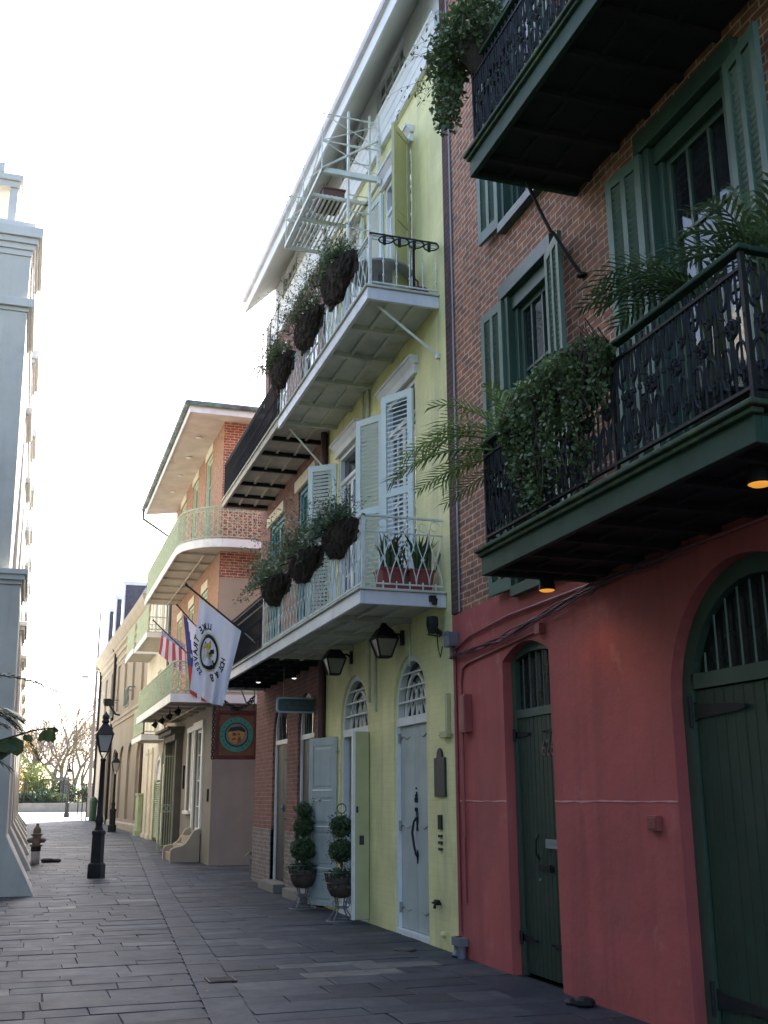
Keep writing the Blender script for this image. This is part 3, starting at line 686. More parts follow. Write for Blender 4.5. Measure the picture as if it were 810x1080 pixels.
# arched doors: right pair closed
def fan(parent,y0,y1,zb,zs,z1,x):
    mb=MB(); arch_frame(mb,x,.1,y0,y1,zb-.07,zs,z1,'ell',.075); mb.box(x-.01,x+.09,y0+.075,y1-.075,zb-.075,zb+.03); build('fanlight_frame',mb,white,parent)
    mb=MB(); yc=(y0+y1)/2
    for z in (zb+.22,zb+.40,zb+.57):
        h=.02; yy=[y for y,zz in arch_pts(y0+.06,y1-.06,zs,z1-.06,'ell',40) if zz>z]; a,b=(yy[0],yy[-1]) if z>zs else (y0+.075,y1-.075)
        mb.box(x+.0,x+.03,a,b,z-h/2,z+h/2)
    build('fanlight_bars',mb,white,parent)
    mb=MB(); arch_frame(mb,x+.045,.03,y0+.2,y1-.2,zb+.02,zs-.1,z1-.2,'ell',.045)
    for k in range(5):
        yy=y0+.25+(y1-y0-.5)*k/4
        mb.bar((x+.06,yy,zb+.03),(x+.06,yy+.28*(1 if k<2 else -1),zb+.45),.018); mb.bar((x+.06,yy,zb+.03),(x+.06,yy,zb+.3),.018)
    build('fanlight_tracery',mb,white,parent)
    mb=MB(); arch_fill(mb,x+.085,y0+.07,y1-.07,zb,zs,z1-.05,'ell',.005); build('fanlight_pane',mb,dark_glass,parent)
def scroll_hinge(parent,x,y,z,s):
    mb=MB(); mb.tube([(x-.012,y,z-.06),(x-.012,y,z+.06)],.02,6)
    mb.tube([(x,y+s*(.02+.34*k/6),z+.02*math.sin(k*1.1)) for k in range(7)],[.016,.014,.012,.010,.009,.008,.005],5); build('hinge',mb,grey_metal,parent)
d=part('arched_door',yel,'closed pale grey double door with black handle')
fan(d,dR[0],dR[1],2.57,2.72,3.36,XF+.04)
x=XF+.075; yc=(dR[0]+dR[1])/2
plank_leaf('leaf',d,x,dR[0]+.05,yc-.003,.07,2.49,pale_blue,1,.05); plank_leaf('leaf',d,x,yc+.003,dR[1]-.05,.07,2.49,pale_blue,1,.05)
mb=MB(); mb.box(XF+.03,XF+.13,dR[0],dR[0]+.05,0,2.5); mb.box(XF+.03,XF+.13,dR[1]-.05,dR[1],0,2.5); mb.box(XF+.01,XF+.14,dR[0],dR[1],-.02,.06); build('frame',mb,white,d)
for yy,s in ((dR[0]+.06,1),(dR[1]-.06,-1)):
    for zz in (.3,1.27,2.35): scroll_hinge(d,x-.004,yy,zz,s)
mb=MB(); yh=yc-.05
mb.prism([(yh-.03,1.42),(yh-.035,1.34),(yh-.012,1.28),(yh-.03,1.22),(yh+.03,1.22),(yh+.012,1.28),(yh+.035,1.34),(yh+.03,1.42),(yh,1.48)],'x',x-.012,x+.001)
mb.tube([(x-.01,yh,1.38),(x-.05,yh,1.33),(x-.065,yh+.02,1.2),(x-.06,yh-.03,1.05),(x-.035,yh-.02,.95),(x-.005,yh,.92)],[.016,.013,.015,.014,.012,.016],6)
mb.prism([(yh-.03,.95),(yh,.84),(yh+.03,.95),(yh,1.0)],'x',x-.012,x+.001)
build('handle',mb,black_iron,d)
mb=MB()
for z,r in ((2.02-.3,.012),(1.63,.02),(1.58,.028),(1.49-.02,.024)): mb.tube([(x-.014,yh,z-r),(x-.014,yh,z+r)],[r*.8,r],8)
mb.tube([(x-.01,yh,1.58),(x-.01,yh,1.68)],.01,6); build('lock',mb,black_iron,d)
# left pair standing open
d=part('open_door',yel,'arched doorway with both leaves swung open')
fan(d,dL[0],dL[1],2.57,2.66,3.36,XF+.04)
mb=MB(); mb.box(XF+.03,XF+.13,dL[0],dL[0]+.05,0,2.5); mb.box(XF+.03,XF+.13,dL[1]-.05,dL[1],0,2.5); mb.box(XF-.01,XF+.14,dL[0],dL[1],-.02,.12); mb.box(XF-.02,XF+.0,dL[0]-.02,dL[0]+.05,.1,1.25); mb.box(XF-.02,XF+.0,dL[0]-.02,dL[0]+.05,1.3,2.5); build('frame',mb,white,d)
mb=MB(); mb.box(4.29,XF-.01,dL[0]-.095,dL[0]-.04,.05,2.5); bevel(build('leaf',mb,yellow_leaf,d,label='open leaf painted yellow outside'),.006)
mb=MB(); mb.box(4.25,4.289,dL[0]-.097,dL[0]-.038,.05,2.502); build('leaf_edge',mb,white,d)
mb=MB(); mb.box(4.35,4.41,dL[0]-.11,dL[0]-.095,1.0,1.12); mb.tube([(4.31,dL[0]-.12,1.42),(4.31,dL[0]-.12,1.5)],.015,8); build('letter_plate',mb,plaque_m,d)
# left leaf: panelled, inner face towards the street; swung back almost to the wall
def swing(mb):
    c,s_=math.cos(R(-69)),math.sin(R(-69))
    for i,(x_,y_,z_) in enumerate(mb.v):
        dx,dy=(x_-4.52)*1.38,y_-16.12; mb.v[i]=(4.475+c*dx-s_*dy,15.98+s_*dx+c*dy,z_)
yl=16.12
mb=MB(); mb.box(4.0,XF+.02,yl+.012,yl+.05,.06,2.52)
pz=[(.12,.55),(.62,1.12),(1.22,1.62),(1.75,2.4)]
st=.075
mb.box(4.0,4.0+st,yl,yl+.011,.06,2.52); mb.box(XF+.02-st,XF+.02,yl,yl+.011,.06,2.52)
zz=.06
for a,b in pz: mb.box(4.0+st+.001,XF+.019-st,yl+.001,yl+.011,zz,a); zz=b
mb.box(4.0+st+.001,XF+.019-st,yl+.001,yl+.011,zz,2.52)
for a,b in pz:
    mb.hexa([(4.0+st+.03,yl+.0115,a+.03),(XF-.01-st,yl+.0115,a+.03),(XF-.01-st,yl+.0115,b-.03),(4.0+st+.03,yl+.0115,b-.03)],[(4.0+st+.05,yl+.004,a+.05),(XF-.03-st,yl+.004,a+.05),(XF-.03-st,yl+.004,b-.05),(4.0+st+.05,yl+.004,b-.05)])
swing(mb); build('leaf',mb,pale_blue,d,label='open leaf with grey blue panels')
mb=MB()
for z in (.6,1.2,1.735): mb.hexa([(4.0+st,yl-.006,z-.012),(XF+.01-st,yl-.006,z-.012),(XF+.01-st,yl+.01,z-.012),(4.0+st,yl+.01,z-.012)],[(4.0+st,yl+.004,z+.012),(XF+.01-st,yl+.004,z+.012),(XF+.01-st,yl+.01,z+.012),(4.0+st,yl+.01,z+.012)])
swing(mb); build('moulding',mb,white,d)  # bright glints along the panel edges, put in as white strips
mb=MB(); mb.lathe([(.015,0),(.022,.02),(.012,.03)],(0,0,0),8); mb.xform(frame_mat((4.22,yl-.0,1.58),(1,0,0),(0,0,1))); swing(mb); mb.tube([(XF-.03,15.98,2.3),(XF-.02,15.9,2.3)],.012,6); build('latch',mb,grey_metal,d)
# inner glazed door seen through the opening
mb=MB(); mb.box(XF+.36,XF+.41,dL[0]-.1,dL[1]+.1,0,2.52); build('inner_door',mb,M('inner_door_paint',(.5,.55,.66),.4,.05,2),d)
mb=MB()
for a,b in ((14.6,14.85),(14.95,15.2),(15.3,15.55)):
    for zz in (.9,1.5,2.05): mb.box(XF+.35,XF+.361,a,b,zz,zz+.45)
build('inner_pane',mb,glass_pale,d)

def door_window(root,y0,y1,z0,z1,leaves,hood=True,name='french_window'):
    w=part(name,root)
    if hood:
        mb=MB(); mb.box(XF-.05,XF+.01,y0-.10,y1+.10,z1,z1+.13); mb.prism([(XF-.05,z1+.13),(XF-.11,z1+.2),(XF-.13,z1+.2),(XF-.13,z1+.235),(XF+.0,z1+.235),(XF+.0,z1+.13)],'y',y0-.14,y1+.14); bevel(build('hood',mb,lilac,w),.004)
    mb=MB(); mb.box(XF+.02,XF+.13,y0,y0+.07,z0,z1); mb.box(XF+.02,XF+.13,y1-.07,y1,z0,z1); mb.box(XF+.021,XF+.13,y0+.07,y1-.07,z1-.07,z1); mb.box(XF+.021,XF+.13,y0+.07,y1-.07,z1-.5,z1-.44); build('frame',mb,lilac,w)
    sash(w,XF+.06,y0+.07,(y0+y1)/2-.003,z0+.02,z1-.5,lilac,2,5,.06,.026); sash(w,XF+.06,(y0+y1)/2+.003,y1-.07,z0+.02,z1-.5,lilac,2,5,.06,.026)
    mb=MB(); mb.box(XF+.09,XF+.1,y0+.07,y1-.07,z1-.44,z1-.07); build('transom_pane',mb,glass,w)
    for hy,ang,wd,z_hi,*o_ in leaves: shutter(shutter_blue,w,(XF-.03,hy),ang,wd,z0+.04,z_hi,rails=(.08,.52),slat=.062,out=o_[0] if o_ else -1)
    return w
door_window(yel,12.35,13.6,3.95,7.02,[(12.37,R(29),.55,6.85,1),(13.6,R(29),.53,6.93)])
door_window(yel,14.92,16.07,3.95,7.02,[(16.07,R(48),.52,6.93),(14.93,R(164),.50,6.93,-2)])
w3=door_window(yel,12.4,13.6,7.75,10.55,[(13.62,R(6),.55,10.5)])
shutter(yellow_leaf,w3,(XF-.03,12.42),R(135),.5,7.8,10.62,rails=(.1,.5),solid=True,name='solid_shutter')
door_window(yel,14.92,16.07,7.75,10.55,[(16.1,R(6),.5,10.5),(14.9,R(172),.5,10.5,-2)])
# thin pipes on the wall between the windows and above the arches
mb=MB(); mb.box(XF-.03,XF-.002,14.02,14.09,2.75,4.3); build('wall_batten',mb,soffit,yel)
mb=MB(); mb.box(XF-.03,XF-.002,14.32,14.37,2.9,4.3); build('wall_batten',mb,soffit,yel)
mb=MB(); mb.tube([(XF-.03,14.35,7.0),(XF-.03,14.35,8.0)],.03,8); build('wall_pipe',mb,soffit,yel); mb=MB(); mb.tube([(XF-.03,14.62,6.95),(XF-.03,14.62,8.0)],.02,8); build('wall_pipe',mb,soffit,yel); mb=MB(); mb.tube([(XF-.02,12.62,3.2),(XF-.02,12.62,3.85)],.012,6); build('wall_pipe',mb,soffit,yel)
mb=MB(); mb.tube([(XF-.07,Y1+.04,0),(XF-.07,Y1+.04,12.2)],.055,10)
for z in (1,3,5.2,7,9.5): mb.tube([(XF-.07,Y1+.04,z),(XF-.07,Y1+.04,z+.05)],.064,10)
build('downpipe',mb,lead,yel)

# ---- galleries
def lattice_iron(mb,F,s0,s1,z0,z1,zt,unit=.155,boss=True):
    n=max(2,round((s1-s0)/unit)); u=(s1-s0)/n
    for k in range(n+1):
        s=s0+k*u
        for sg in (-1,1):
            e=s+sg*u
            if e<s0-1e-6 or e>s1+1e-6: continue
            pts=[]
            for j in range(7):
                t=j/6; sm=t*t*(3-2*t); pts.append(F(s+(e-s)*sm,z0+(z1-z0)*t,.006*sg))
            mb.tube(pts,.0065,4,cap=False)
        if k<n and boss:
            m=s+u/2; z=(z0+z1)/2
            mb.tube([F(m,z,-.012),F(m,z,.012)],.021,7)
            mb.tube([F(m,z0-.05,0),F(m,z0+.035,0)],.009,4); 
    # scroll band
    m2=max(1,round((s1-s0)/.3)); u2=(s1-s0)/m2
    for k in range(m2):
        c=s0+(k+.5)*u2
        for sg in (-1,1):
            pts=[]
            for j in range(10):
                t=j/9; a=sg*(.3+t*5.2); rr=(zt-z1)*.42*(1-.6*t); pts.append(F(c+sg*u2*.22+rr*math.cos(a),(zt+z1)/2+rr*math.sin(a),0))
            mb.tube(pts,.0055,4,cap=False)
def bars_iron(mb,F,s0,s1,z0,z1,unit=.12,r=.0075,knuckle=True):
    n=max(2,round((s1-s0)/unit)); u=(s1-s0)/n
    for k in range(n+1):
        s=s0+k*u; mb.tube([F(s,z0,0),F(s,z1,0)],r,4,cap=False)
        if knuckle: mb.tube([F(s,z0+(z1-z0)*.55,0),F(s,z0+(z1-z0)*.6,0)],r*2,4); mb.tube([F(s,z0+(z1-z0)*.2,0),F(s,z0+(z1-z0)*.24,0)],r*2,4)
def gallery(root,y0,y1,xo,zb,zt,rail_top,style,iron,fas,sof,end0=True,end1=False,joists=(),joist_m=None,label=None,name='gallery',fascia=True,wall=XF):
    b=part(name,root,label); xw=wall-.002
    mb=MB(); mb.box(xo-.03,xw,y0-.03 if end0 else y0,y1,zt,zt+.03); bevel(build('deck',mb,soffit,b),.006)
    mb=MB(); mb.box(xo,xo+.05,y0,y1,zb,zt-.001)
    if end0: mb.box(xo+.051,xw,y0,y0+.05,zb,zt-.001)
    if end1: mb.box(xo+.051,xw,y1-.05,y1,zb,zt-.001)
    bevel(build('fascia',mb,fas,b),.006)
    mb=MB(); mb.box(xo+.051,xw,y0+.051,y1-.051,zb+.07,zb+.09); build('soffit',mb,sof,b)
    for k,yy in enumerate(joists):
        mb=MB(); mb.box(xo+.052,xw,yy-.03,yy+.03,zb+.0,zb+.0695); build('joist',mb,joist_m or sof,b)
    for xx in (xo+.33,xo+.66): mb=MB(); mb.box(xx-.02,xx+.02,y0+.06,y1-.06,zb+.03,zb+.0693); build('soffit_batten',mb,sof,b)
    xr=xo+.045; ya=y0+.03; yb=y1-.02; z0=zt+.09; z1=rail_top-(.19 if style=='lattice' else .05)
    mb=MB()
    Fx=lambda s,z,n:(xr+n,s,z); Fa=lambda s,z,n:(s,ya+n,z); Fb=lambda s,z,n:(s,yb+n,z)
    runs=[(Fx,ya,yb)]+([(Fa,xr,xw-.03)] if end0 else [])+([(Fb,xr,xw-.03)] if end1 else [])
    for F,s0,s1 in runs:
        if style=='lattice': lattice_iron(mb,F,s0,s1,z0,z1,rail_top,.19 if F is Fx else .165)
        elif style=='loop': lattice_iron(mb,F,s0,s1,z0,rail_top-.1,rail_top,.2,False) if F is Fx else bars_iron(mb,F,s0,s1,z0,rail_top-.12,.16)
        else: bars_iron(mb,F,s0,s1,z0,z1,.095,.009); 
        for z,w in ((z0,.026),(z1,.02),(rail_top,.036)):
            mb.bar(F(s0-.015,z,0),F(s1+.015,z,0),w,w*.6)
    build('railing',mb,iron,b)
    for py in ((ya,yb) if end0 else (yb,)):
        mb=MB(); mb.box(xr-.018,xr+.018,py-.018,py+.018,zt+.03,rail_top+.02); build('rail_post',mb,iron,b)
    return b
g2=gallery(yel,11.38,16.95,3.45,3.74,3.9,4.79,'lattice',white_iron,lilac,soffit,joists=(12.6,13.9,15.2,16.4),label='lower white gallery')
g3=gallery(yel,11.42,16.45,3.55,7.56,7.72,8.46,'loop',white_iron,lilac,soffit,joists=(12.36,13.26,14.26,15.29,16.2),label='upper white gallery')
def brace(parent,a,b,m):
    mb=MB(); mb.tube([a,b],.016,6); mb.lathe([(.035,-.03),(.035,.03)],(b[0]-.01,b[1],b[2]),8); build('brace',mb,m,parent)
brace(g3,(3.74,11.6,7.57),(XF-.01,11.45,6.92),white_iron); brace(g3,(3.74,16.4,7.57),(XF-.01,16.35,6.75),white_iron)
mb=MB()
for k in range(4):
    cx=3.78+.2*k; pts=[(cx+.095*math.cos(a*math.pi/7),11.36+.095*math.sin(a*math.pi/7),8.37) for a in range(15)]
    mb.tube(pts,.010,5); mb.box(cx-.02,cx+.02,11.43,11.445,8.34,8.49)
mb.bar((3.58,11.44,8.475),(XF-.01,11.44,8.475),.03,.02); build('ring_bracket',mb,black_iron,g3)
mb=MB(); mb.box(4.17,4.2,11.47,11.5,7.75,8.48); build('black_post',mb,black_iron,g3)

# ================================================================== DARK BRICK HOUSE
old=thing('old_brick_house',(XF,19.5,0),'weathered red brick house with black balconies beside the yellow house','house')
Ya,Yb=16.8,22.3
od=[(19.4,20.62),(17.45,18.6)]
mb=MB(); wall_x(mb,XF,Ya,Yb,.0,11.28,[(a,b,-.01,3.38,2.75,'ell') for a,b in od]+[(20.05,21.35,3.95,7.12),(17.55,18.85,3.95,7.2),(20.05,21.35,7.75,10.6),(17.55,18.85,7.75,10.6)],.15)
mb.quad((XF,Yb,0),(XF,Yb,11.28),(15,Yb,11.28),(15,Yb,0)); build('brick_wall',mb,old_brick,old)
mb=MB()
for a,b in ((Ya,17.45),(18.6,19.4),(20.62,Yb+.012)): mb=MB(); mb.box(XF-.02,XF+.1,a,b,0,1.05); build('base_wall',mb,grey_brick,old)
mb=MB(); mb.box(XF+.16,15,Ya,Yb-.01,0,12.4); build('rear_wall',mb,old_brick,old)
mb=MB(); mb.box(XF-.0,15,YE+.03,Yb,11.28,12.0); mb.hexa([(4.5,YE+.03,12.0),(11,YE+.03,14.4),(11,Yb,14.4),(4.5,Yb,12.0)],[(4.5,YE+.03,12.06),(11,YE+.03,14.46),(11,Yb,14.46),(4.5,Yb,12.06)]); build('roof',mb,slate,old)
for k,(a,b) in enumerate(od):
    d=part('arched_door',old)
    mb=MB(); arch_frame(mb,XF+.05,.08,a,b,.05,2.75,3.38,'ell',.08); mb.box(XF+.05,XF+.13,a+.08,b-.08,2.6,2.68); build('frame',mb,white,d)
    mb=MB(); arch_fill(mb,XF+.12,a+.08,b-.08,2.68,2.7,3.3,'ell',.005); build('fanlight_pane',mb,glass,d)
    mb=MB()
    for i in range(1,7):
        yy=a+.08+(b-a-.16)*i/7; mb.tube([(XF+.08,yy,2.68),(XF+.08,yy,arch_z(yy,a+.08,b-.08,2.75,3.3,'ell'))],.009,5)
    build('fanlight_bars',mb,black_iron,d)
    ym=(a+b)/2
    plank_leaf('leaf',d,XF+.08,a+.08,ym-.003,.16,2.6,M('olive_black_door_%d'%k,(.028,.034,.028),.5,.2,3),1,.05); plank_leaf('leaf',d,XF+.08,ym+.003,b-.08,.16,2.6,M('olive_black_leaf_%d'%k,(.03,.036,.03),.5,.2,3),1,.05)
    mb=MB(); mb.tube([(XF+.06,ym-.05,1.38),(XF+.06,ym-.05,1.5)],.02,6); mb.lathe([(.02,0),(.03,.03),(.015,.045)],(XF+.05,ym-.05,1.42),8); build('knob',mb,grey_metal,d)
    mb=MB(); mb.box(XF-.22,XF+.14,a-.05,b+.05,0,.15); bevel(build('step',mb,kerb_m,d),.01)
    for zz in (.5,1.25,2.3):
        mb=MB(); strap(mb,XF+.075,a+.07,zz,.3,1,.05); build('hinge',mb,black_iron,d)
for a,b,zt_ in ((20.05,21.35,7.12),(17.55,18.85,7.2)):
    w=part('french_window',old)
    mb=MB(); mb.box(XF-.06,XF+.02,a-.12,b+.12,zt_,zt_+.22); bevel(build('lintel',mb,M('cream_lintel_%d'%int(a),(.66,.6,.46),.7,.1,3),w),.006)
    mb=MB(); mb.box(XF+.03,XF+.14,a,a+.08,3.95,zt_); mb.box(XF+.03,XF+.14,b-.08,b,3.95,zt_); mb.box(XF+.031,XF+.14,a+.08,b-.08,zt_-.08,zt_); build('frame',mb,M('teal_frame_%d'%int(a),(.09,.25,.29),.5,.1,3),w)
    sash(w,XF+.07,a+.08,(a+b)/2,4.0,zt_-.08,bpy.data.materials['teal_frame_%d'%int(a)],2,4,.06,.03); sash(w,XF+.07,(a+b)/2+.003,b-.08,4.0,zt_-.08,bpy.data.materials['teal_frame_%d'%int(a)],2,4,.06,.03)
for a,b in ((20.05,21.35),(17.55,18.85)):
    w=part('french_window',old); mb=MB(); mb.box(XF-.05,XF+.02,a-.1,b+.1,10.6,10.8); build('lintel',mb,cream,w); sash(w,XF+.07,a,b,7.8,10.6,white,2,4)
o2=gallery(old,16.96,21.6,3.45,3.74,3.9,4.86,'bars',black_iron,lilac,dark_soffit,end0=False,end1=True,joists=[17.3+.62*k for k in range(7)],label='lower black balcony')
o3=gallery(old,16.46,21.9,3.55,7.62,7.74,8.6,'bars',black_iron,old_soffit,old_soffit,end0=False,end1=True,joists=(17.2,18.05,19.05,20.06,20.98,21.7),joist_m=black_iron,label='upper black balcony')
brace(o3,(3.75,21.8,7.62),(XF-.01,21.9,7.75),old_soffit)
mb=MB()
for k in range(16):
    s=17.05+k*.29
    for sg in (-1,1):
        mb.tube([(3.495,s+.145+sg*(.06+.055*math.cos(a*.7)),4.76+.06*math.sin(a*.7)*sg) for a in range(9)],.008,4,cap=False)
mb.bar((3.495,16.96,4.68),(3.495,21.6,4.68),.02,.02); build('scroll_band',mb,black_iron,o2)
# flag-side trellis on the upper black balcony
mb=MB()
for yy in (16.5,17.1,17.75): mb.tube([(3.52,yy,8.5),(3.52,yy,9.85)],.01,5)
for k in range(8): mb.tube([(3.52,17.7,8.6+.16*k),(3.52,17.85,8.6+.16*k)],.007,4)
mb.tube([(3.52,16.4,9.8),(3.52,17.85,9.8)],.01,5); mb.tube([(3.52,16.4,9.1),(3.52,17.75,9.1)],.008,5)
solo('plant_trellis',mb,black_iron,'thin black plant trellis above the upper black balcony','trellis',(3.52,17.2,8.5))

# ================================================================== FIRE ESCAPE
fe=thing('fire_escape',(XF,15,10.72),'white iron fire escape with slatted platform below the yellow house eaves','fire escape')
xo=3.52; zf=10.72
mb=MB()
for k in range(13): xx=xo+.04+k*.072; mb.box(xx,xx+.03,14.3,16.02,zf,zf+.02)
build('grating',mb,white_iron,fe)
mb=MB(); 
for yy in (14.3,15.05,16.02): mb.box(xo,XF+.0,yy-.025,yy+.025,zf-.05,zf-.002)
mb.box(xo-.015,xo+.02,13.6,16.05,zf-.04,zf+.02); mb.box(XF-.1,XF-.05,13.6,16.05,zf-.05,zf-.003); mb.box(xo,XF,13.6,13.66,zf-.05,zf+.035)
build('platform_frame',mb,white_iron,fe)
mb=MB()
for yy in (13.62,14.8,16.02):
    mb.tube([(xo,yy,zf-.05),(xo,yy,zf+.98)],.009,5)
for z in (zf+.5,zf+.97):
    mb.tube([(xo,13.62,z),(xo,16.02,z)],.008,5)
    for yy in (13.62,16.02): mb.tube([(xo,yy,z),(XF,yy,z)],.012,5)
for a,b in ((13.62,14.8),(14.8,16.02)):
    mb.tube([(xo,a,zf+.02),(xo,b,zf+.5)],.008,4); mb.tube([(xo,b,zf+.02),(xo,a,zf+.5)],.008,4)
for yy in (13.62,16.02):
    mb.tube([(xo,yy,zf+.97),(XF,yy,zf+.5)],.009,4); mb.tube([(xo,yy,zf+.5),(XF,yy,zf+.97)],.009,4); mb.tube([(xo,yy,zf+.5),(XF,yy,zf+.02)],.009,4)
build('railing',mb,white_iron,fe)
mb=MB(); mb.bar((xo,13.58,zf),(XF,13.58,zf+.72),.05,.02); mb.box(XF-.12,XF-.07,13.56,13.62,zf-.1,zf+1.1); build('diagonal_strut',mb,white_iron,fe)
mb=MB()
for xx in (3.98,4.32): mb.box(xx-.015,xx+.015,13.76,13.82,8.6,zf+1.2)
for k in range(10): mb.tube([(3.98,13.79,8.8+.28*k),(4.32,13.79,8.8+.28*k)],.012,5)
build('drop_ladder',mb,white_iron,fe)
mb=MB(); mb.box(3.75,4.1,14.4,14.9,zf+.03,zf+.22); mb.box(3.73,4.12,14.38,14.92,zf+.19,zf+.22)
bevel(solo('planter_box',mb,M('brown_box_paint',(.14,.07,.055),.7),'small red brown planter box standing on the fire escape platform','planter',(3.92,14.65,zf+.03)))

# ================================================================== CORNER HOUSE (beyond the side lane)
XC=4.35
cor=thing('corner_house',(XC,31,gz(31)),'orange brick corner house with wide eaves and pale green balconies','house')
Yc0,Yc1=26.9,36.6
def Tx(dx): pass
mb=MB()
gops=[(28.45,29.75,.75,3.42),(30.25,31.1,1.3,3.42),(32.6,34.9,-.2,3.3)]
wall_x(mb,XC,Yc0,Yc1,-.3,3.95,gops,.16); mb.quad((XC,Yc0,-.3),(12,Yc0,-.3),(12,Yc0,3.95),(XC,Yc0,3.95)); build('plaster_wall',mb,grey_stucco,cor)
mb=MB(); mb.quad((XC+.012,Yc0+.001,3.95),(12,Yc0+.001,3.95),(12,Yc0+.001,7.15),(XC+.012,Yc0+.001,7.15)); build('side_stucco_wall',mb,beige_stucco,cor)
mb=MB(); mb.quad((XC+.012,Yc0+.001,7.15),(12,Yc0+.001,7.15),(12,Yc0+.001,11.5),(XC+.012,Yc0+.001,11.5)); build('side_brick_wall',mb,corner_brick,cor)
bops=[(28.75,29.9,8.02,11.15),(31.4,32.55,8.02,11.15),(34.1,35.25,8.02,11.15),(28.75,29.75,4.3,7.2),(31.3,32.3,4.3,7.2),(33.9,34.9,4.3,7.2)]
mb=MB(); wall_x(mb,XC,Yc0,Yc1,3.95,11.5,bops,.16); mb.quad((XC,Yc0,3.95),(XC+.012,Yc0,3.95),(XC+.012,Yc0,11.5),(XC,Yc0,11.5)); build('brick_wall',mb,orange_brick,cor)
mb=MB(); mb.box(XC+.3,12,Yc0+.01,Yc1,-.3,11.45); mb.quad((XC,Yc1,0),(XC,Yc1,11.5),(12,Yc1,11.5),(12,Yc1,0)); build('rear_wall',mb,beige_stucco,cor)
# wide eaves and hipped roof
ex,ey0,ey1=3.32,26.0,36.9
mb=MB(); mb.hexa([(ex,ey0,11.28),(12.5,ey0,11.28),(12.5,Yc0+.1,11.42),(XC+.1,Yc0+.1,11.42)],[(ex,ey0,11.34),(12.5,ey0,11.34),(12.5,Yc0+.1,11.5),(XC+.1,Yc0+.1,11.5)])
mb.hexa([(ex,ey0,11.281),(XC+.1,Yc0+.1,11.421),(XC+.1,ey1,11.421),(ex,ey1,11.281)],[(ex,ey0,11.341),(XC+.1,Yc0+.1,11.501),(XC+.1,ey1,11.501),(ex,ey1,11.341)])
build('eaves_soffit',mb,M('boarded_soffit',(.62,.55,.47),.7,.1,2,(.4,.33,.27),.5,2.6),cor)
for k in range(4): mb=MB(); mb.lathe([(.07,0),(.09,-.015),(.05,-.03)],(3.85,28.2+1.9*k,11.335),10); build('soffit_light',mb,white,cor)
mb=MB(); mb.box(ex-.03,ex-.001,ey0-.03,ey1,11.24,11.42); mb.box(ex,12.5,ey0-.03,ey0-.001,11.24,11.42); build('fascia',mb,white,cor)
mb=MB(); mb.tube([(ex-.1,ey1,11.46),(ex-.1,ey0-.1,11.46)],.075,8); mb.tube([(ex-.1,ey0-.1,11.46),(12.5,ey0-.1,11.46)],.075,8); mb.tube([(ex-.1,ey1-.1,11.4),(ex-.1,ey1-.1,11.1),(XC-.05,ey1-.15,10.4),(XC-.05,ey1-.15,4)],.05,8); build('gutter',mb,copper,cor)
mb=MB()
a=[(ex-.12,ey0-.12,11.5),(12.6,ey0-.12,11.5),(12.6,ey1,11.5),(ex-.12,ey1,11.5)]; rA=(6.8,30.,13.3); rB=(12.6,30.,13.3); rC=(6.8,ey1,13.3)
mb.quad(a[0],a[1],rB,rA); mb.quad(a[3],a[0],rA,rC); mb.quad(rA,rB,(12.6,ey1,13.3),rC); mb.quad(a[0],a[3],a[2],a[1]); build('roof',mb,slate,cor)
for k,(y0,y1,z0,z1) in enumerate(bops):
    w=part('french_window',cor)
    mb=MB(); mb.box(XC-.03,XC+.02,y0-.08,y1+.08,z1,z1+.24); build('lintel',mb,cream,w)
    mb=MB(); mb.box(XC+.02,XC+.15,y0,y0+.1,z0,z1); mb.box(XC+.02,XC+.15,y1-.1,y1,z0,z1); mb.box(XC+.021,XC+.15,y0+.1,y1-.1,z1-.1,z1); build('frame',mb,pale_green,w)
    sash(w,XC+.06,y0+.1,y1-.1,z0,z1-.1,pale_green,2,4,.08,.03,glass_pale)
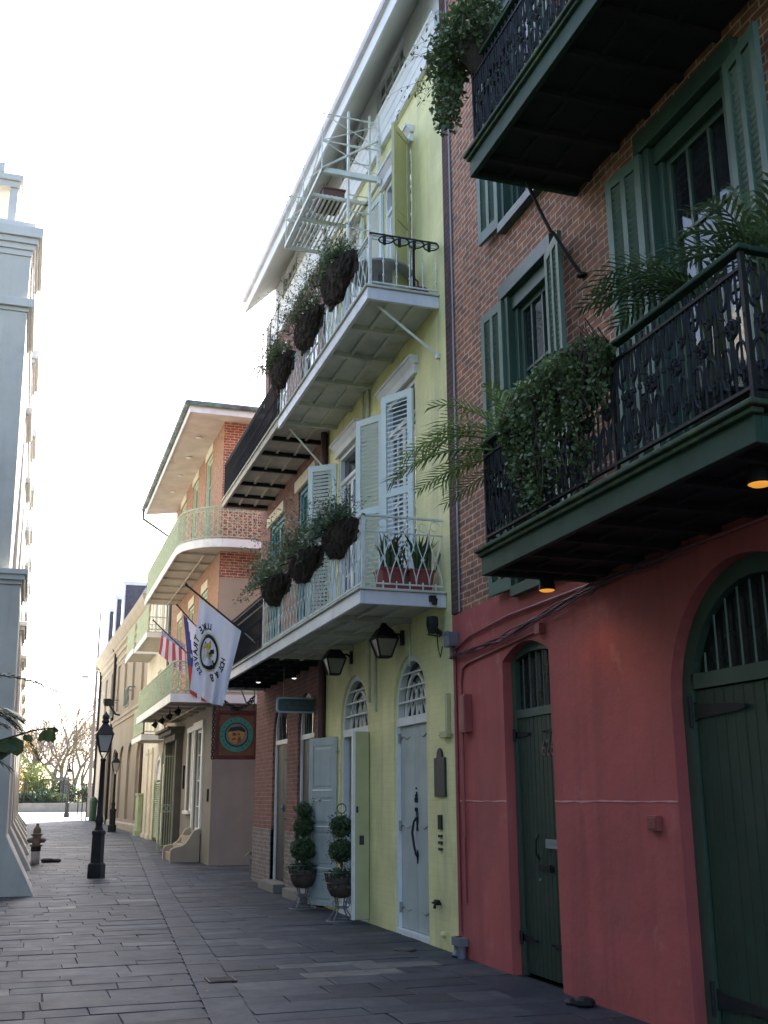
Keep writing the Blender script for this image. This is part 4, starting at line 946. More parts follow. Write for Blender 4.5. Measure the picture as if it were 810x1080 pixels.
def path_gallery(name,path,wallpts,zb,zt,rail_top,label,mesh_front=True,iron=pale_green):
    b=part(name,cor,label); P=[Vector((p[0],p[1],0)) for p in path]
    mb=MB(); mb.prism([(p[0],p[1]) for p in path]+list(wallpts),'z',zt,zt+.03); build('deck',mb,old_soffit,b)
    mb=MB(); mb.prism([(p[0],p[1]) for p in path]+list(wallpts),'z',zb+.07,zb+.09); build('soffit',mb,old_soffit,b)
    mb=MB()
    for p,q in zip(P,P[1:]):
        mb.bar((p.x,p.y,(zb+zt)/2),(q.x,q.y,(zb+zt)/2),.04,zt-zb)
    build('fascia',mb,white,b)
    mb=MB()
    yy=min(p[1] for p in path)+1.3
    while yy<max(p[1] for p in path)-.3:
        mb.box(path[0][0]+.05,XC-.003,yy-.04,yy+.04,zb+.01,zb+.0695); yy+=1.15
    mb.tube([(XC-.35,27.2,zb+.02),(XC-.35,max(p[1] for p in path)-.2,zb+.02),(XC-.35,max(p[1] for p in path)-.2,zb-1.2)],.025,6)
    build('joist',mb,old_soffit,b)
    L=[0]
    for p,q in zip(P,P[1:]): L.append(L[-1]+(q-p).length)
    def F(s,z,n=0):
        s=max(0,min(L[-1]-1e-6,s))
        for i in range(len(P)-1):
            if s<=L[i+1]: t=(s-L[i])/(L[i+1]-L[i]); q=P[i].lerp(P[i+1],t); return (q.x+.03,q.y+.03,z)
    mb=MB(); bars_iron(mb,F,0,L[-1],zt+.08,rail_top,.125,.009,False)
    n=int(L[-1]/.22)
    for k in range(n):
        for zz in (0,1,2,3):
            za=zt+.1+(rail_top-zt-.14)*zz/4; zc=zt+.1+(rail_top-zt-.14)*(zz+1)/4
            s=k*.22; mb.tube([F(s,za),F(s+.22,zc)],.008,4,cap=False); mb.tube([F(s+.22,za),F(s,zc)],.008,4,cap=False)
    for z,w in ((zt+.08,.03),(rail_top-.1,.02),(rail_top,.045)):
        pts=[F(L[-1]*k/60,z) for k in range(61)]; mb.tube(pts,w/2,5)
    build('railing',mb,iron,b)
    return b
arc=[(3.3,35.2),(3.3,30),(3.3,27.5)]+[(3.3+1.2-1.2*math.cos(t*math.pi/16),27.5-1.45*math.sin(t*math.pi/16)) for t in range(1,9)]+[(5.5,26.02),(8.5,26.0)]
path_gallery('balcony',arc,[(8.5,Yc0-.003),(XC-.003,Yc0-.003),(XC-.003,35.2)],7.76,7.96,8.82,'upper curved balcony')
b2=path_gallery('balcony',[(3.17,34.4),(3.17,30),(3.17,26.05),(4.5,26.03),(7.5,26.0)],[(7.5,Yc0-.003),(XC-.003,Yc0-.003),(XC-.003,34.4)],3.86,4.06,4.84,'lower square cornered balcony')
# wire glass panels on the front of the balconies
for z0,z1,y0,y1,x in ((8.0,8.8,27.6,35.1,3.345),(4.1,4.82,26.2,34.3,3.215)):
    mb=MB()
    k=y0
    while k<y1: mb.box(x,x+.004,k,k+.06,z0,z1); k+=.082
    build('screen_panel',mb,pale_green,cor)
for k in range(4):
    y=27.6+1.7*k
    t=thing('flood_lamp',(3.55,y,3.9),['nearest','second','third','fourth'][k]+' black flood lamp in the row below the lower corner balcony','lamp','flood lamps under the corner balcony')
    mb=MB(); mb.tube([(3.55,y,3.93),(3.55,y,3.82)],.015,6); mb.lathe([(.05,.07),(.07,.0),(.09,-.08),(.07,-.07)],(0,0,0),10); s0=len(mb.v)-40
    mb.xform(Matrix.Translation((3.55,y,3.76))@Matrix.Rotation(R(35),4,'Y'),s0); build('housing',mb,black_iron,t)
# ground floor openings
w=part('tall_window',cor); y0,y1,z0,z1=gops[0]
mb=MB(); mb.box(XC-.05,XC+.02,y0-.16,y0,z0-.0,z1); mb.box(XC-.05,XC+.02,y1,y1+.16,z0,z1); mb.box(XC-.07,XC+.02,y0-.2,y1+.2,z1,z1+.2); bevel(build('frame',mb,white,w),.01)
sash(w,XC+.05,y0,(y0+y1)/2,z0,z1,white,1,4,.08,.03,glass_pale); sash(w,XC+.05,(y0+y1)/2,y1,z0,z1,white,1,4,.08,.03,glass_pale)
w=part('tall_window',cor); y0,y1,z0,z1=gops[1]
mb=MB(); mb.box(XC-.04,XC+.02,y0-.12,y0,z0,z1); mb.box(XC-.04,XC+.02,y1,y1+.12,z0,z1); mb.box(XC-.05,XC+.02,y0-.15,y1+.15,z1,z1+.15); mb.box(XC-.1,XC+.02,y0-.15,y1+.15,z0-.09,z0); bevel(build('frame',mb,white,w),.01)
sash(w,XC+.06,y0,y1,z0,z1,white,2,4,.07,.03,glass_pale)
w=part('entrance',cor,'dark doorway under a heavy moulded hood'); y0,y1,z0,z1=gops[2]
mb=MB(); mb.box(XC-.2,XC+.02,y0-.25,y0,.0,z1); mb.box(XC-.2,XC+.02,y1,y1+.25,0,z1); mb.box(XC-.26,XC+.02,y0-.3,y1+.3,z1,z1+.18); mb.box(XC-.4,XC+.02,y0-.42,y1+.42,z1+.18,z1+.3); mb.box(XC-.5,XC+.02,y0-.5,y1+.5,z1+.3,z1+.38); bevel(build('hood',mb,M('dark_stone_hood',(.11,.10,.085),.8,.2,3),w),.01)
mb=MB(); mb.box(XC+.12,XC+.15,y0,y1,0,z1); build('leaf',mb,black_iron,w)
mb=MB(); gy=33.0
for k in range(8): mb.tube([(3.86+k*.068,gy,.15),(3.86+k*.068,gy,2.9)],.009,5)
for z in (.3,1.25,1.45,2.85): mb.bar((3.84,gy,z),(4.36,gy,z),.03,.025)
for xx in (3.83,4.36): mb.box(xx-.02,xx+.02,gy-.02,gy+.02,.1,2.95)
for k in range(3): mb.tube([(3.95+.15*k+.06*math.cos(a*.7),gy,1.35+.07*math.sin(a*.7)) for a in range(10)],.009,4)
solo('iron_gate',mb,pale_green,'narrow pale green iron gate standing open beside the dark doorway','gate',(4.1,33,.12))
# masonry stoop with curved cheek
mb=MB(); zg=gz(30)
prof=[(3.6,zg-.05),(3.6,zg+.28),(3.68,zg+.34),(3.85,zg+.37),(3.98,zg+.45),(4.08,zg+.6),(4.16,zg+.74),(4.33,zg+.8),(4.33,zg-.05)]
mb.prism([(p[0],p[1]) for p in prof],'y',29.75,29.95); mb.prism([(p[0],p[1]) for p in prof],'y',28.25,28.45)
for k in range(3): mb.box(3.66+.2*k,4.34,28.451,29.749,zg-.05 if k==0 else zg+.2*k,zg+.2*(k+1)-.002)
bevel(solo('stoop',mb,beige_stucco,'pale masonry stoop with curved sides below the white framed window','steps',(4,29.1,zg)),.012)
mb=MB(); mb.box(XC-.05,XC-.002,31.7,31.82,1.9,2.55); mb.box(XC-.04,XC-.002,27.25,27.37,1.55,1.85)
solo('wall_box',mb,black_iron,'small black boxes on the grey plaster wall of the corner house','wall box',(XC-.03,29.5,1.6))

# ================================================================== CREAM HOUSE
cre=thing('cream_house',(4.5,41,gz(41)),'cream rendered house with lime green louvred door and small balconies','house')
mb=MB(); wall_x(mb,4.5,36.62,45.4,-.2,10.3,[(38.7,40.9,-.1,3.15,2.2,'ell'),(37.5,38.7,7.3,9.6),(39.9,41.1,7.3,9.6),(42.3,43.5,7.3,9.6),(37.5,38.7,3.95,6.3),(40.3,41.5,3.95,6.3)],.2)
build('wall',mb,cream,cre)
mb=MB(); mb.box(4.75,12,36.62,45.4,-.2,10.3); mb.quad((4.5,36.62,-.2),(12,36.62,-.2),(12,36.62,10.3),(4.5,36.62,10.3)); build('rear_wall',mb,cream,cre)
mb=MB(); mb.hexa([(4.2,36.6,10.3),(12,36.6,10.3),(12,45.4,10.3),(4.2,45.4,10.3)],[(7,36.6,12),(9,36.6,12),(9,45.4,12),(7,45.4,12)]); build('roof',mb,mansard,cre)
for a in (37.6,41.5,43.0):
    mb=MB(); mb.box(4.44,4.52,a,a+.7,-.1,3.3); mb.box(4.41,4.52,a-.06,a+.76,3.3,3.5); mb.box(4.4,4.52,a-.08,a+.78,-.1,.35); bevel(build('pilaster',mb,cream,cre),.01)
d=part('louvred_door',cre); mb=MB(); mb.box(4.6,4.64,38.7,40.9,.2,2.2)
for k in range(26): mb.hexa([(4.53,38.82,.3+k*.074),(4.53,40.78,.3+k*.074),(4.6,40.78,.33+k*.074),(4.6,38.82,.33+k*.074)],[(4.535,38.82,.32+k*.074),(4.535,40.78,.32+k*.074),(4.6,40.78,.37+k*.074),(4.6,38.82,.37+k*.074)])
mb.box(4.5,4.6,38.7,38.82,.2,2.3); mb.box(4.5,4.6,40.78,40.9,.2,2.3); build('leaf',mb,lime,d)
mb=MB(); arch_frame(mb,4.52,.08,38.7,40.9,2.2,2.2,3.15,'ell',.16); arch_fill(mb,4.58,38.8,40.8,2.28,2.29,3.05,'ell'); build('fanlight',mb,white,d)
for (y0,y1,z0,z1) in ((37.5,38.7,7.3,9.6),(39.9,41.1,7.3,9.6),(42.3,43.5,7.3,9.6),(37.5,38.7,3.95,6.3),(40.3,41.5,3.95,6.3)):
    w=part('french_window',cre); sash(w,4.56,y0,(y0+y1)/2,z0,z1,white,2,4,.09,.03,glass_pale); sash(w,4.56,(y0+y1)/2,y1,z0,z1,white,2,4,.09,.03,glass_pale)
for i,(y0,y1,zt,lb) in enumerate(((36.75,41.0,7.15,'near upper balcony'),(41.9,45.2,7.25,'far upper balcony'),(36.75,40.2,3.72,'lower balcony'))):
    b=part('balcony',cre,lb); mb=MB(); mb.box(3.56,4.498,y0,y1,zt-.02,zt); build('deck',mb,old_soffit,b)
    mb=MB(); mb.box(3.55,3.6,y0,y1,zt-.2,zt-.021); mb.box(3.601,4.498,y0,y0+.05,zt-.2,zt-.021); build('fascia',mb,white,b)
    mb=MB(); mb.box(3.602,4.498,y0+.051,y1-.01,zt-.14,zt-.12); build('soffit',mb,old_soffit,b)
    mb=MB(); bars_iron(mb,lambda s,z,n:(3.6,s,z),y0+.03,y1-.03,zt+.05,zt+.95,.07,.009,False); bars_iron(mb,lambda s,z,n:(s,y0+.03,z),3.6,4.48,zt+.05,zt+.95,.12,.009,False)
    for z in (zt+.08,zt+.5,zt+.95): mb.bar((3.6,y0,z),(3.6,y1,z),.03); mb.bar((3.6,y0+.03,z),(4.49,y0+.03,z),.03)
    build('railing',mb,pale_green,b)
mb=MB(); mb.box(4.3,4.48,44.3,45.35,gz(45)-.05,1.75); mb.box(4.26,4.48,44.24,45.36,1.75,1.85); mb.box(4.24,4.48,44.22,45.37,gz(45)-.05,.45)
bevel(solo('green_pedestal',mb,lime,'square lime green pedestal standing against the cream house','pedestal',(4.4,45,gz(45))),.012)

# ================================================================== TAN PUBLIC BUILDING (far)
tan=thing('stucco_hall',(4.4,57,gz(57)),'long tan stucco hall with heavy cornice and dormers at the end of the alley','public building')
ty0,ty1=45.42,69.4
fx=lambda y:4.58-(y-ty0)*.021
mb=MB()
wins=[(46.6,48.2),(50.2,51.8),(53.8,55.4),(57.4,59.0),(61.0,62.6),(64.6,66.2)]
wall_x(mb,4.5,ty0,ty1,0,9.2,[(a,b,6.1,8.5) for a,b in wins]+[(a-.3,b+.3,.75,4.15,3.3,'ell') for a,b in wins],.14,xf=fx)
mb.quad((fx(ty0),ty0,0),(12,ty0,0),(12,ty0,9.2),(fx(ty0),ty0,9.2)); mb.quad((fx(ty1),ty1,0),(fx(ty1),ty1,9.2),(12,ty1,9.2),(12,ty1,0)); build('wall',mb,cabildo,tan)
mb=MB(); mb.hexa([(5.,ty0+.01,0),(12,ty0+.01,0),(12,ty1-.01,0),(4.5,ty1-.01,0)],[(5.,ty0+.01,9.2),(12,ty0+.01,9.2),(12,ty1-.01,9.2),(4.5,ty1-.01,9.2)])
mb2=mb; build('rear_wall',mb2,cabildo,tan)
for a,b in wins:
    for (z0,z1) in ((6.1,8.5),(.75,4.15)):
        mb=MB(); e=.3 if z0<1 else 0; mb.hexa([(fx(a)+.1,a-e,z0),(fx(a)+.2,a-e,z0),(fx(b)+.2,b+e,z0),(fx(b)+.1,b+e,z0)],[(fx(a)+.1,a-e,z1),(fx(a)+.2,a-e,z1),(fx(b)+.2,b+e,z1),(fx(b)+.1,b+e,z1)]); build('blind_panel',mb,tan_stucco,tan)
def run(mb,prof,ya,yb):   # moulding profile (offset outward, z) following the angled front
    n=len(prof); A=[(fx(ya)-o,ya,z) for o,z in prof]; B=[(fx(yb)-o,yb,z) for o,z in prof]
    mb.add(A+B,[(i,(i+1)%n,n+(i+1)%n,n+i) for i in range(n)]+[tuple(range(n-1,-1,-1)),tuple(range(n,2*n))])
mb=MB(); run(mb,[(-.1,9.1),(.06,9.1),(.08,9.3),(.2,9.36),(.2,9.5),(.26,9.55),(.42,9.85),(.46,10.05),(.4,10.1),(-.1,10.1)],ty0,ty1+.45); mb.box(fx(ty1)-.4,12,ty1+.002,ty1+.45,9.5,10.08); build('cornice',mb,cabildo_trim,tan)
mb=MB(); run(mb,[(-.1,5.35),(.05,5.35),(.07,5.5),(.14,5.55),(.14,5.66),(-.1,5.7)],ty0+.003,ty1+.05); run(mb,[(-.1,8.72),(.04,8.72),(.04,8.85),(-.1,8.85)],ty0+.003,ty1+.05); run(mb,[(-.1,0),(.09,0),(.09,.55),(.03,.62),(-.1,.62)],ty0+.003,ty1+.05); build('belt_course',mb,cabildo_trim,tan)
mb=MB(); mb.hexa([(4.3,ty0,10.08),(12,ty0,10.08),(12,ty1,10.08),(3.9,ty1,10.08)],[(5.6,ty0+.5,12.9),(10.5,ty0+.5,12.9),(10.5,ty1-1.2,12.9),(5.4,ty1-1.2,12.9)]); build('mansard_roof',mb,mansard,tan)
for k,yy in enumerate((58.5,63,67.4)):
    d=part('dormer',tan); x0=fx(yy)-.02; zt=12.95
    mb=MB(); mb.box(x0+.06,6.6,yy-.6,yy+.6,10.0,zt-.1); build('cheek',mb,mansard,d)
    mb=MB(); mb.box(x0,x0+.07,yy-.68,yy+.68,10.05,zt-.15); mb.box(x0-.08,6.6,yy-.7,yy+.7,zt-.15,zt+.05); build('front',mb,white,d)
    mb=MB(); mb.box(x0-.01,x0+.002,yy-.4,yy+.4,10.6,zt-.4); build('pane',mb,glass,d)
for yy,top in ((45.75,5.2),(59.9,9.3),(69.15,9.3)):
    mb=MB(); xx=fx(yy)-.09; mb.tube([(xx,yy,gz(yy)),(xx,yy,top)],.075,8); mb.lathe([(.08,0),(.2,.25),(.2,.5)],(xx,yy,top),8); build('downpipe',mb,lead if top<6 else black_iron,tan)
for a,b in wins[1:5:2]:
    mb=MB()
    for k in range(9): yy=a+(b-a)*k/8; mb.tube([(fx(yy)-.3,yy,5.75),(fx(yy)-.3,yy,6.6)],.02,4)
    mb.bar((fx(a)-.3,a,6.6),(fx(b)-.3,b,6.6),.05); mb.bar((fx(a)-.3,a,5.78),(fx(b)-.3,b,5.78),.06); mb.bar((fx(a)-.3,a,6.6),(fx(a),a,6.6),.04); mb.bar((fx(b)-.3,b,6.6),(fx(b),b,6.6),.04); build('window_guard',mb,copper,tan)
mb=MB(); mb.tube([(4.33,56.3,5.75),(4.1,56.3,5.8),(3.75,56.2,6.25)],.05,7); mb.box(3.5,3.95,56.0,56.4,6.2,6.5); mb.lathe([(.13,-.16),(.2,.0),(.2,.2)],(3.65,56.2,6.35),10)
bevel(solo('floodlight',mb,black_iron,'black floodlight on a bracket fixed to the tan hall','floodlight',(4.3,56.3,5.75)))

# ================================================================== CATHEDRAL FLANK (left)
cat_=thing('church_flank',(-.6,20.3,0),'pale stuccoed church flank with a row of tall moulded buttresses on the left','church')
mb=MB()
mb.box(-9,-.45,20.9,64,0,5.6); mb.box(-9,-.70,20.9,64,5.6,12.3); mb.box(-9,-.66,20.9,64,11.9,12.2); build('wall',mb,cath,cat_)
mb=MB(); mb.box(-30,-9.01,12,64,0,15); build('rear_wall',mb,cath,cat_)
def offp(prof,o): return prof
for k in range(7):
    y0=20.3+6.3*k; y1=y0+2.2; zg=gz(y0)-.1
    p=part('buttress',cat_)
    mb=MB()
    mb.prism([(-3,zg),(.34,zg),(-.24,1.0),(-.36,5.42),(-3,5.42)],'y',y0,y1)
    mb.prism([(-3,5.70),(-.58,5.70),(-.68,10.88),(-3,10.88)],'y',y0+.1,y1-.05); mb.prism([(-3,11.14),(-.69,11.14),(-.70,12.08),(-3,12.08)],'y',y0+.1,y1-.05)
    bevel(build('shaft',mb,cath,p),.012)
    for nm,rows in (('moulding',((5.42,5.5,.03,-.34),(5.5,5.6,.08,-.29),(5.6,5.7,.12,-.245))),('moulding',((10.88,10.96,.03,-.64),(10.96,11.14,.1,-.55))),('cornice',((12.08,12.2,.03,-.68),(12.2,12.32,.07,-.63),(12.32,12.44,.12,-.58),(12.44,12.66,.18,-.5)))):
        mb=MB()
        for z0,z1,e,x in rows: mb.box(-3,x,y0-e+(0 if z0<5.8 else .1),y1+e,z0,z1-.0005)
        if nm=='cornice': mb.box(-3,-.66,y0+.1,y1,12.66,12.84)
        bevel(build(nm,mb,cath_trim,p),.006)
    mb=MB(); mb.box(-1.22,-1.06,y0+.2,y0+.4,12.84,13.62); mb.box(-1.22,-1.06,y1-.3,y1-.1,12.84,13.62); mb.box(-1.75,-1.6,y0+.2,y1-.1,12.84,13.62); mb.box(-1.8,-1.02,y0+.15,y1-.05,13.62,13.75); mb.box(-1.85,-.98,y0+.1,y1,13.75,13.88); mb.box(-1.9,-1.35,y0+.1,y1,13.88,14.1); bevel(build('pinnacle',mb,cath_trim,p),.01)

# ================================================================== WALL LANTERNS AND SIGNS
def wall_lantern(loc,label):
    x,y,z=loc      # centre of the glass, arm to the wall
    t=thing('wall_lantern',loc,label,'lantern','black wall lanterns under the lower gallery')
    def ring(r,zz): return [(x+sx*r,y+sy*r,z+zz) for sx,sy in ((-1,-1),(1,-1),(1,1),(-1,1))]
    a,b=ring(.075,-.2),ring(.145,.03)
    mb=MB()
    for i in range(4): mb.bar(a[i],b[i],.018); mb.bar(a[i],a[(i+1)%4],.02); mb.bar(b[i],b[(i+1)%4],.024)
    top=ring(.155,.035); mid=ring(.085,.15); cap=ring(.045,.19)
    for A,B in ((top,mid),(mid,cap)):
        for i in range(4): mb.quad(A[i],A[(i+1)%4],B[(i+1)%4],B[i])
    mb.lathe([(.045,.185),(.06,.20),(.03,.225),(.04,.24),(.0,.275)],(x,y,z),8)
    mb.quad(*ring(.08,-.2)[::-1]); build('frame',mb,black_iron,t)
    mb=MB(); ai,bi=ring(.07,-.195),ring(.138,.026)
    for i in range(4): mb.quad(ai[i],ai[(i+1)%4],bi[(i+1)%4],bi[i])
    build('glass',mb,smoke,t)
    mb=MB(); mb.tube([(x+.1,y,z+.09),(x+.2,y,z+.1),(XF-.02,y,z+.06)],.016,6); mb.box(XF-.03,XF,y-.04,y+.04,z-.04,z+.15); build('arm',mb,black_iron,t)
    mb=MB(); mb.tube([(x,y,z-.15),(x,y,z-.03)],.02,8); build('candle',mb,paper,t)
wall_lantern((4.24,12.92,3.55),'black lantern above the closed pale grey arched door')
wall_lantern((4.22,15.25,3.58),'black lantern above the open arched door')
def pin_light(loc,label):
    t=thing('pin_spot',loc,label,'spotlight','small white spots under the lower black balcony')
    mb=MB(); mb.tube([(loc[0],loc[1],loc[2]+.0),(loc[0],loc[1],loc[2]-.06)],.015,6); mb.lathe([(.025,-.06),(.05,-.14),(.045,-.14)],loc,10); build('housing',mb,black_iron,t)
    mb=MB(); mb.lathe([(.044,-.141),(.02,-.155)],loc,10); build('bulb',mb,lamp_cool,t)
pin_light((3.75,18.5,3.72),'bright little spot on the street side below the black balcony')
pin_light((4.2,17.7,3.72),'dim little spot near the brick wall below the black balcony')
# hanging blue sign
t=thing('hanging_sign',(4.3,17.5,3.1),'long blue shop sign with pale rim hanging across the wall of the brick house','sign')
def rr(w,h,r,n=5): 
    o=[]
    for cx,cz,a0 in ((w-r,h-r,0),(-w+r,h-r,90),(-w+r,-h+r,180),(w-r,-h+r,270)):
        for k in range(n+1): a=R(a0+90*k/n); o.append((cx+r*math.cos(a),cz+r*math.sin(a)))
    return o
mb=MB(); mb.prism([(4.3+a,3.112+b) for a,b in rr(.44,.128,.05)],'y',17.5,17.53); build('rim',mb,M('sign_rim_grey',(.4,.45,.5),.5),t)
mb=MB(); mb.prism([(4.3+a,3.112+b) for a,b in rr(.41,.1,.04)],'y',17.49,17.499); build('board',mb,signblue,t)
mb=MB(); xx=3.98; r3=random.Random(5)
for row,(zc,hh) in enumerate(((3.145,.026),(3.075,.018))):
    xx=4.0+row*.06
    while xx<4.6-row*.06:
        w=r3.uniform(.012,.03); mb.box(xx,xx+.006,17.484,17.489,zc-hh,zc+hh); mb.box(xx+.007,xx+w,17.484,17.489,zc+hh*(.3 if r3.random()<.5 else -.9),zc+hh*(.6 if r3.random()<.5 else -.5)); xx+=w+(.05 if r3.random()<.14 else .014)
build('lettering',mb,gold,t)
mb=MB(); mb.tube([(3.98,17.515,3.23),(3.98,17.515,3.74)],.006,4); mb.tube([(4.62,17.515,3.23),(4.55,17.515,3.45),(4.6,17.515,3.74)],.006,4); build('wire',mb,grey_metal,t)
# big framed chain sign at the lane corner
SY=23.6
t=thing('chain_sign',(4.3,SY,3.0),'square brown signboard with a round turquoise emblem hung on heavy chains','sign')
x0,x1,z0,z1=3.87,4.78,2.47,3.47
mb=MB(); mb.box(x0,x1,SY,SY+.05,z0,z1); build('board',mb,wood_sign,t)
mb=MB(); 
for a,b,c,e in ((x0-.03,x0+.06,z0-.03,z1+.03),(x1-.06,x1+.03,z0-.03,z1+.03)): mb.box(a,b,SY-.03,SY+.08,c,e)
for c,e in ((z0-.03,z0+.06),(z1-.06,z1+.03)): mb.box(x0+.061,x1-.061,SY-.03,SY+.08,c,e)
bevel(build('frame',mb,sign_frame,t),.01)
cx,cz=(x0+x1)/2,(z0+z1)/2
def disc(r,y,n=40,sx=1,c=None): 
    c=c or (cx,cz); return [(c[0]+r*sx*math.cos(2*math.pi*k/n),c[1]+r*math.sin(2*math.pi*k/n)) for k in range(n)]
mb=MB(); mb.prism(disc(.375,0),'y',SY-.012,SY-.001); build('emblem_ring',mb,teal,t)
mb=MB(); mb.prism(disc(.262,0),'y',SY-.018,SY-.013)
for k in range(18):
    a=R(20+k*18.5)
    if 250<math.degrees(a)<290: continue
    p=(cx+.32*math.cos(a),SY-.016,cz+.32*math.sin(a)); u=(math.cos(a),0,math.sin(a)); mb.bar((p[0]-u[0]*.02,p[1],p[2]-u[2]*.02),(p[0]+u[0]*.02,p[1],p[2]+u[2]*.02),.014,.006,up=(0,1,0))
build('emblem_rim',mb,navy,t)
mb=MB(); mb.prism(disc(.235,0),'y',SY-.023,SY-.019); build('emblem_field',mb,M('emblem_field_grey',(.22,.2,.17),.6),t)
mb=MB(); mb.prism([(cx-.17,cz+.06),(cx-.19,cz-.02),(cx-.15,cz-.13),(cx-.04,cz-.2),(cx+.06,cz-.17),(cx+.13,cz-.08),(cx+.17,cz+.03),(cx+.15,cz+.09),(cx,cz+.09)],'y',SY-.028,SY-.024); build('emblem_face',mb,skin,t)
mb=MB(); mb.prism([(cx-.2,cz+.06),(cx-.14,cz+.15),(cx-.02,cz+.17),(cx+.1,cz+.18),(cx+.19,cz+.1),(cx+.17,cz+.05),(cx+.05,cz+.09),(cx-.08,cz+.07)],'y',SY-.034,SY-.029)
for px,pz in ((-.05,.02),(.05,.01)): mb.prism(disc(.02,0,10,1,(cx+px,cz+pz)),'y',SY-.034,SY-.029)
build('emblem_hat',mb,navy,t)
mb=MB(); mb.prism([(cx-.1,cz+.03),(cx-.08,cz-.03),(cx-.0,cz-.02),(cx+.0,cz+.02)],'y',SY-.0335,SY-.0286); mb.prism([(cx+.02,cz-.07),(cx+.09,cz-.03),(cx+.1,cz-.15),(cx+.03,cz-.18)],'y',SY-.0335,SY-.0286); mb.prism([(cx-.12,cz-.1),(cx-.02,cz-.07),(cx,cz-.1),(cx-.1,cz-.125)],'y',SY-.0335,SY-.0286); build('emblem_scarf',mb,signred,t)
def chain(mb,pts,link=.075,r=.011):
    P=[Vector(p) for p in pts]; L=[0]
    for p,q in zip(P,P[1:]): L.append(L[-1]+(q-p).length)
    n=int(L[-1]/(link*.72))
    for k in range(n):
        s=(k+.5)*L[-1]/n
        for i in range(len(P)-1):
            if s<=L[i+1]: t_=(s-L[i])/(L[i+1]-L[i]); c=P[i].lerp(P[i+1],t_); d_=(P[i+1]-P[i]).normalized(); break
        u=d_.cross(Vector((0,1,0)) if k%2 else Vector((1,.3,.2))).normalized()
        mb.tube([c+d_*(link*.5*math.cos(a*math.pi/4))+u*(link*.3*math.sin(a*math.pi/4)) for a in range(9)],r,5,cap=False)
mb=MB(); chain(mb,[(x0-.06,SY-.02,z1+.12),(x0-.06,SY-.02,z0-.02)],.085,.014); chain(mb,[(x1+.06,SY-.02,z1+.2),(x1+.06,SY-.02,z0-.02)],.085,.014)
chain(mb,[(x0+.05,SY-.02,z1+.32),(x0+.25,SY-.02,z1+.15),(cx+.0,SY-.02,z1+.06),(x1-.25,SY-.02,z1+.16),(x1-.08,SY-.02,z1+.34)],.085,.015)
chain(mb,[(x0+.3,SY-.06,z1+.06),(cx+.1,SY-.06,z1+.08),(x1-.1,SY-.06,z1+.24)],.085,.014); build('chain',mb,black_iron,t)
mb=MB(); mb.tube([(4.3,22.31,3.98),(4.3,23.75,3.98)],.03,8); mb.tube([(x0-.08,SY,3.98),(x1+.12,SY,3.98)],.022,6)
for xx in (x0-.06,x0+.05,x1-.08,x1+.06): mb.tube([(xx,SY-.02,z1+.03),(xx,SY-.02,3.98)],.01,5)
mb.tube([(4.3,22.32,3.5),(4.3,23.2,3.97)],.018,6); build('bracket_arm',mb,black_iron,t)
# plaque, intercom buttons, spigot, camera on the yellow wall
mb=MB(); mb.prism([(11.47,1.62),(11.47,2.05),(11.55,2.05),(11.56,2.1),(11.59,2.14),(11.635,2.16),(11.68,2.14),(11.71,2.1),(11.72,2.05),(11.8,2.05),(11.8,1.62)],'x',XF-.03,XF-.002)
bevel(solo('bronze_plaque',mb,plaque_m,'dark bronze history plaque with rounded top on the yellow wall','plaque',(XF-.02,11.63,1.62)),.006)
mb=MB(); mb.box(XF-.025,XF-.002,11.62,11.72,1.26,1.42); 
for z in (1.19,1.12,1.05): mb.box(XF-.02,XF-.002,11.63,11.73,z-.014,z+.014)
solo('door_buzzer',mb,black_iron,'black door buzzer and three small slots on the yellow wall','buzzer',(XF-.02,11.67,1.05))
mb=MB(); mb.tube([(XF,11.72,.47),(XF-.07,11.72,.47),(XF-.08,11.72,.42)],.018,6); mb.box(XF-.06,XF-.03,11.66,11.78,.49,.51); mb.lathe([(.0,-.02),(.04,0),(.0,.02)],(XF-.03,11.85,.47),8)
solo('wall_tap',mb,black_iron,'black garden tap low on the yellow wall','tap',(XF-.05,11.72,.42))
mb=MB(); mb.lathe([(.03,0),(.035,.03),(.025,.05),(.0,.055)],(0,0,0),10); mb.xform(frame_mat((XF,11.62,.16),(0,-1,0),(0,0,1))); solo('wall_vent',mb,yellow,'tiny yellow painted vent cap near the ground on the yellow wall','vent',(XF-.02,11.62,.16))
mb=MB(); mb.tube([(XF-.02,11.5,3.45),(4.38,11.5,3.52)],.03,7); mb.lathe([(.05,-.1),(.075,0),(.07,.09),(.03,.1)],(4.36,11.48,3.55),10); mb.tube([(4.42,11.5,3.48),(4.44,11.52,3.3),(4.46,11.5,3.18),(4.47,11.46,3.3)],.008,5); mb.tube([(4.46,11.9,3.5),(4.46,11.5,3.42)],.008,4)
solo('security_camera',mb,black_iron,'black security camera with dangling wires on the yellow wall','camera',(4.4,11.5,3.4))
mb=MB(); mb.box(4.28,4.36,11.33,11.375,3.8,3.87); mb.lathe([(.03,-.04),(.04,.03)],(4.33,11.32,3.8),8); solo('gallery_spot',mb,black_iron,'tiny black spotlight clipped to the end of the white gallery','spotlight',(4.33,11.33,3.8))
mb=MB(); mb.box(XF-.05,XF-.002,11.3,11.37,2.33,2.75); mb.box(XF-.07,XF-.002,11.28,11.5,2.26,2.33); mb.tube([(XF-.03,11.2,2.3),(XF-.03,11.62,2.3)],.012,5)
bevel(solo('shut_off_box',mb,yellow_leaf,'narrow yellow painted pipe box beside the pink building corner','pipe box',(XF-.03,11.35,2.26)),.006)

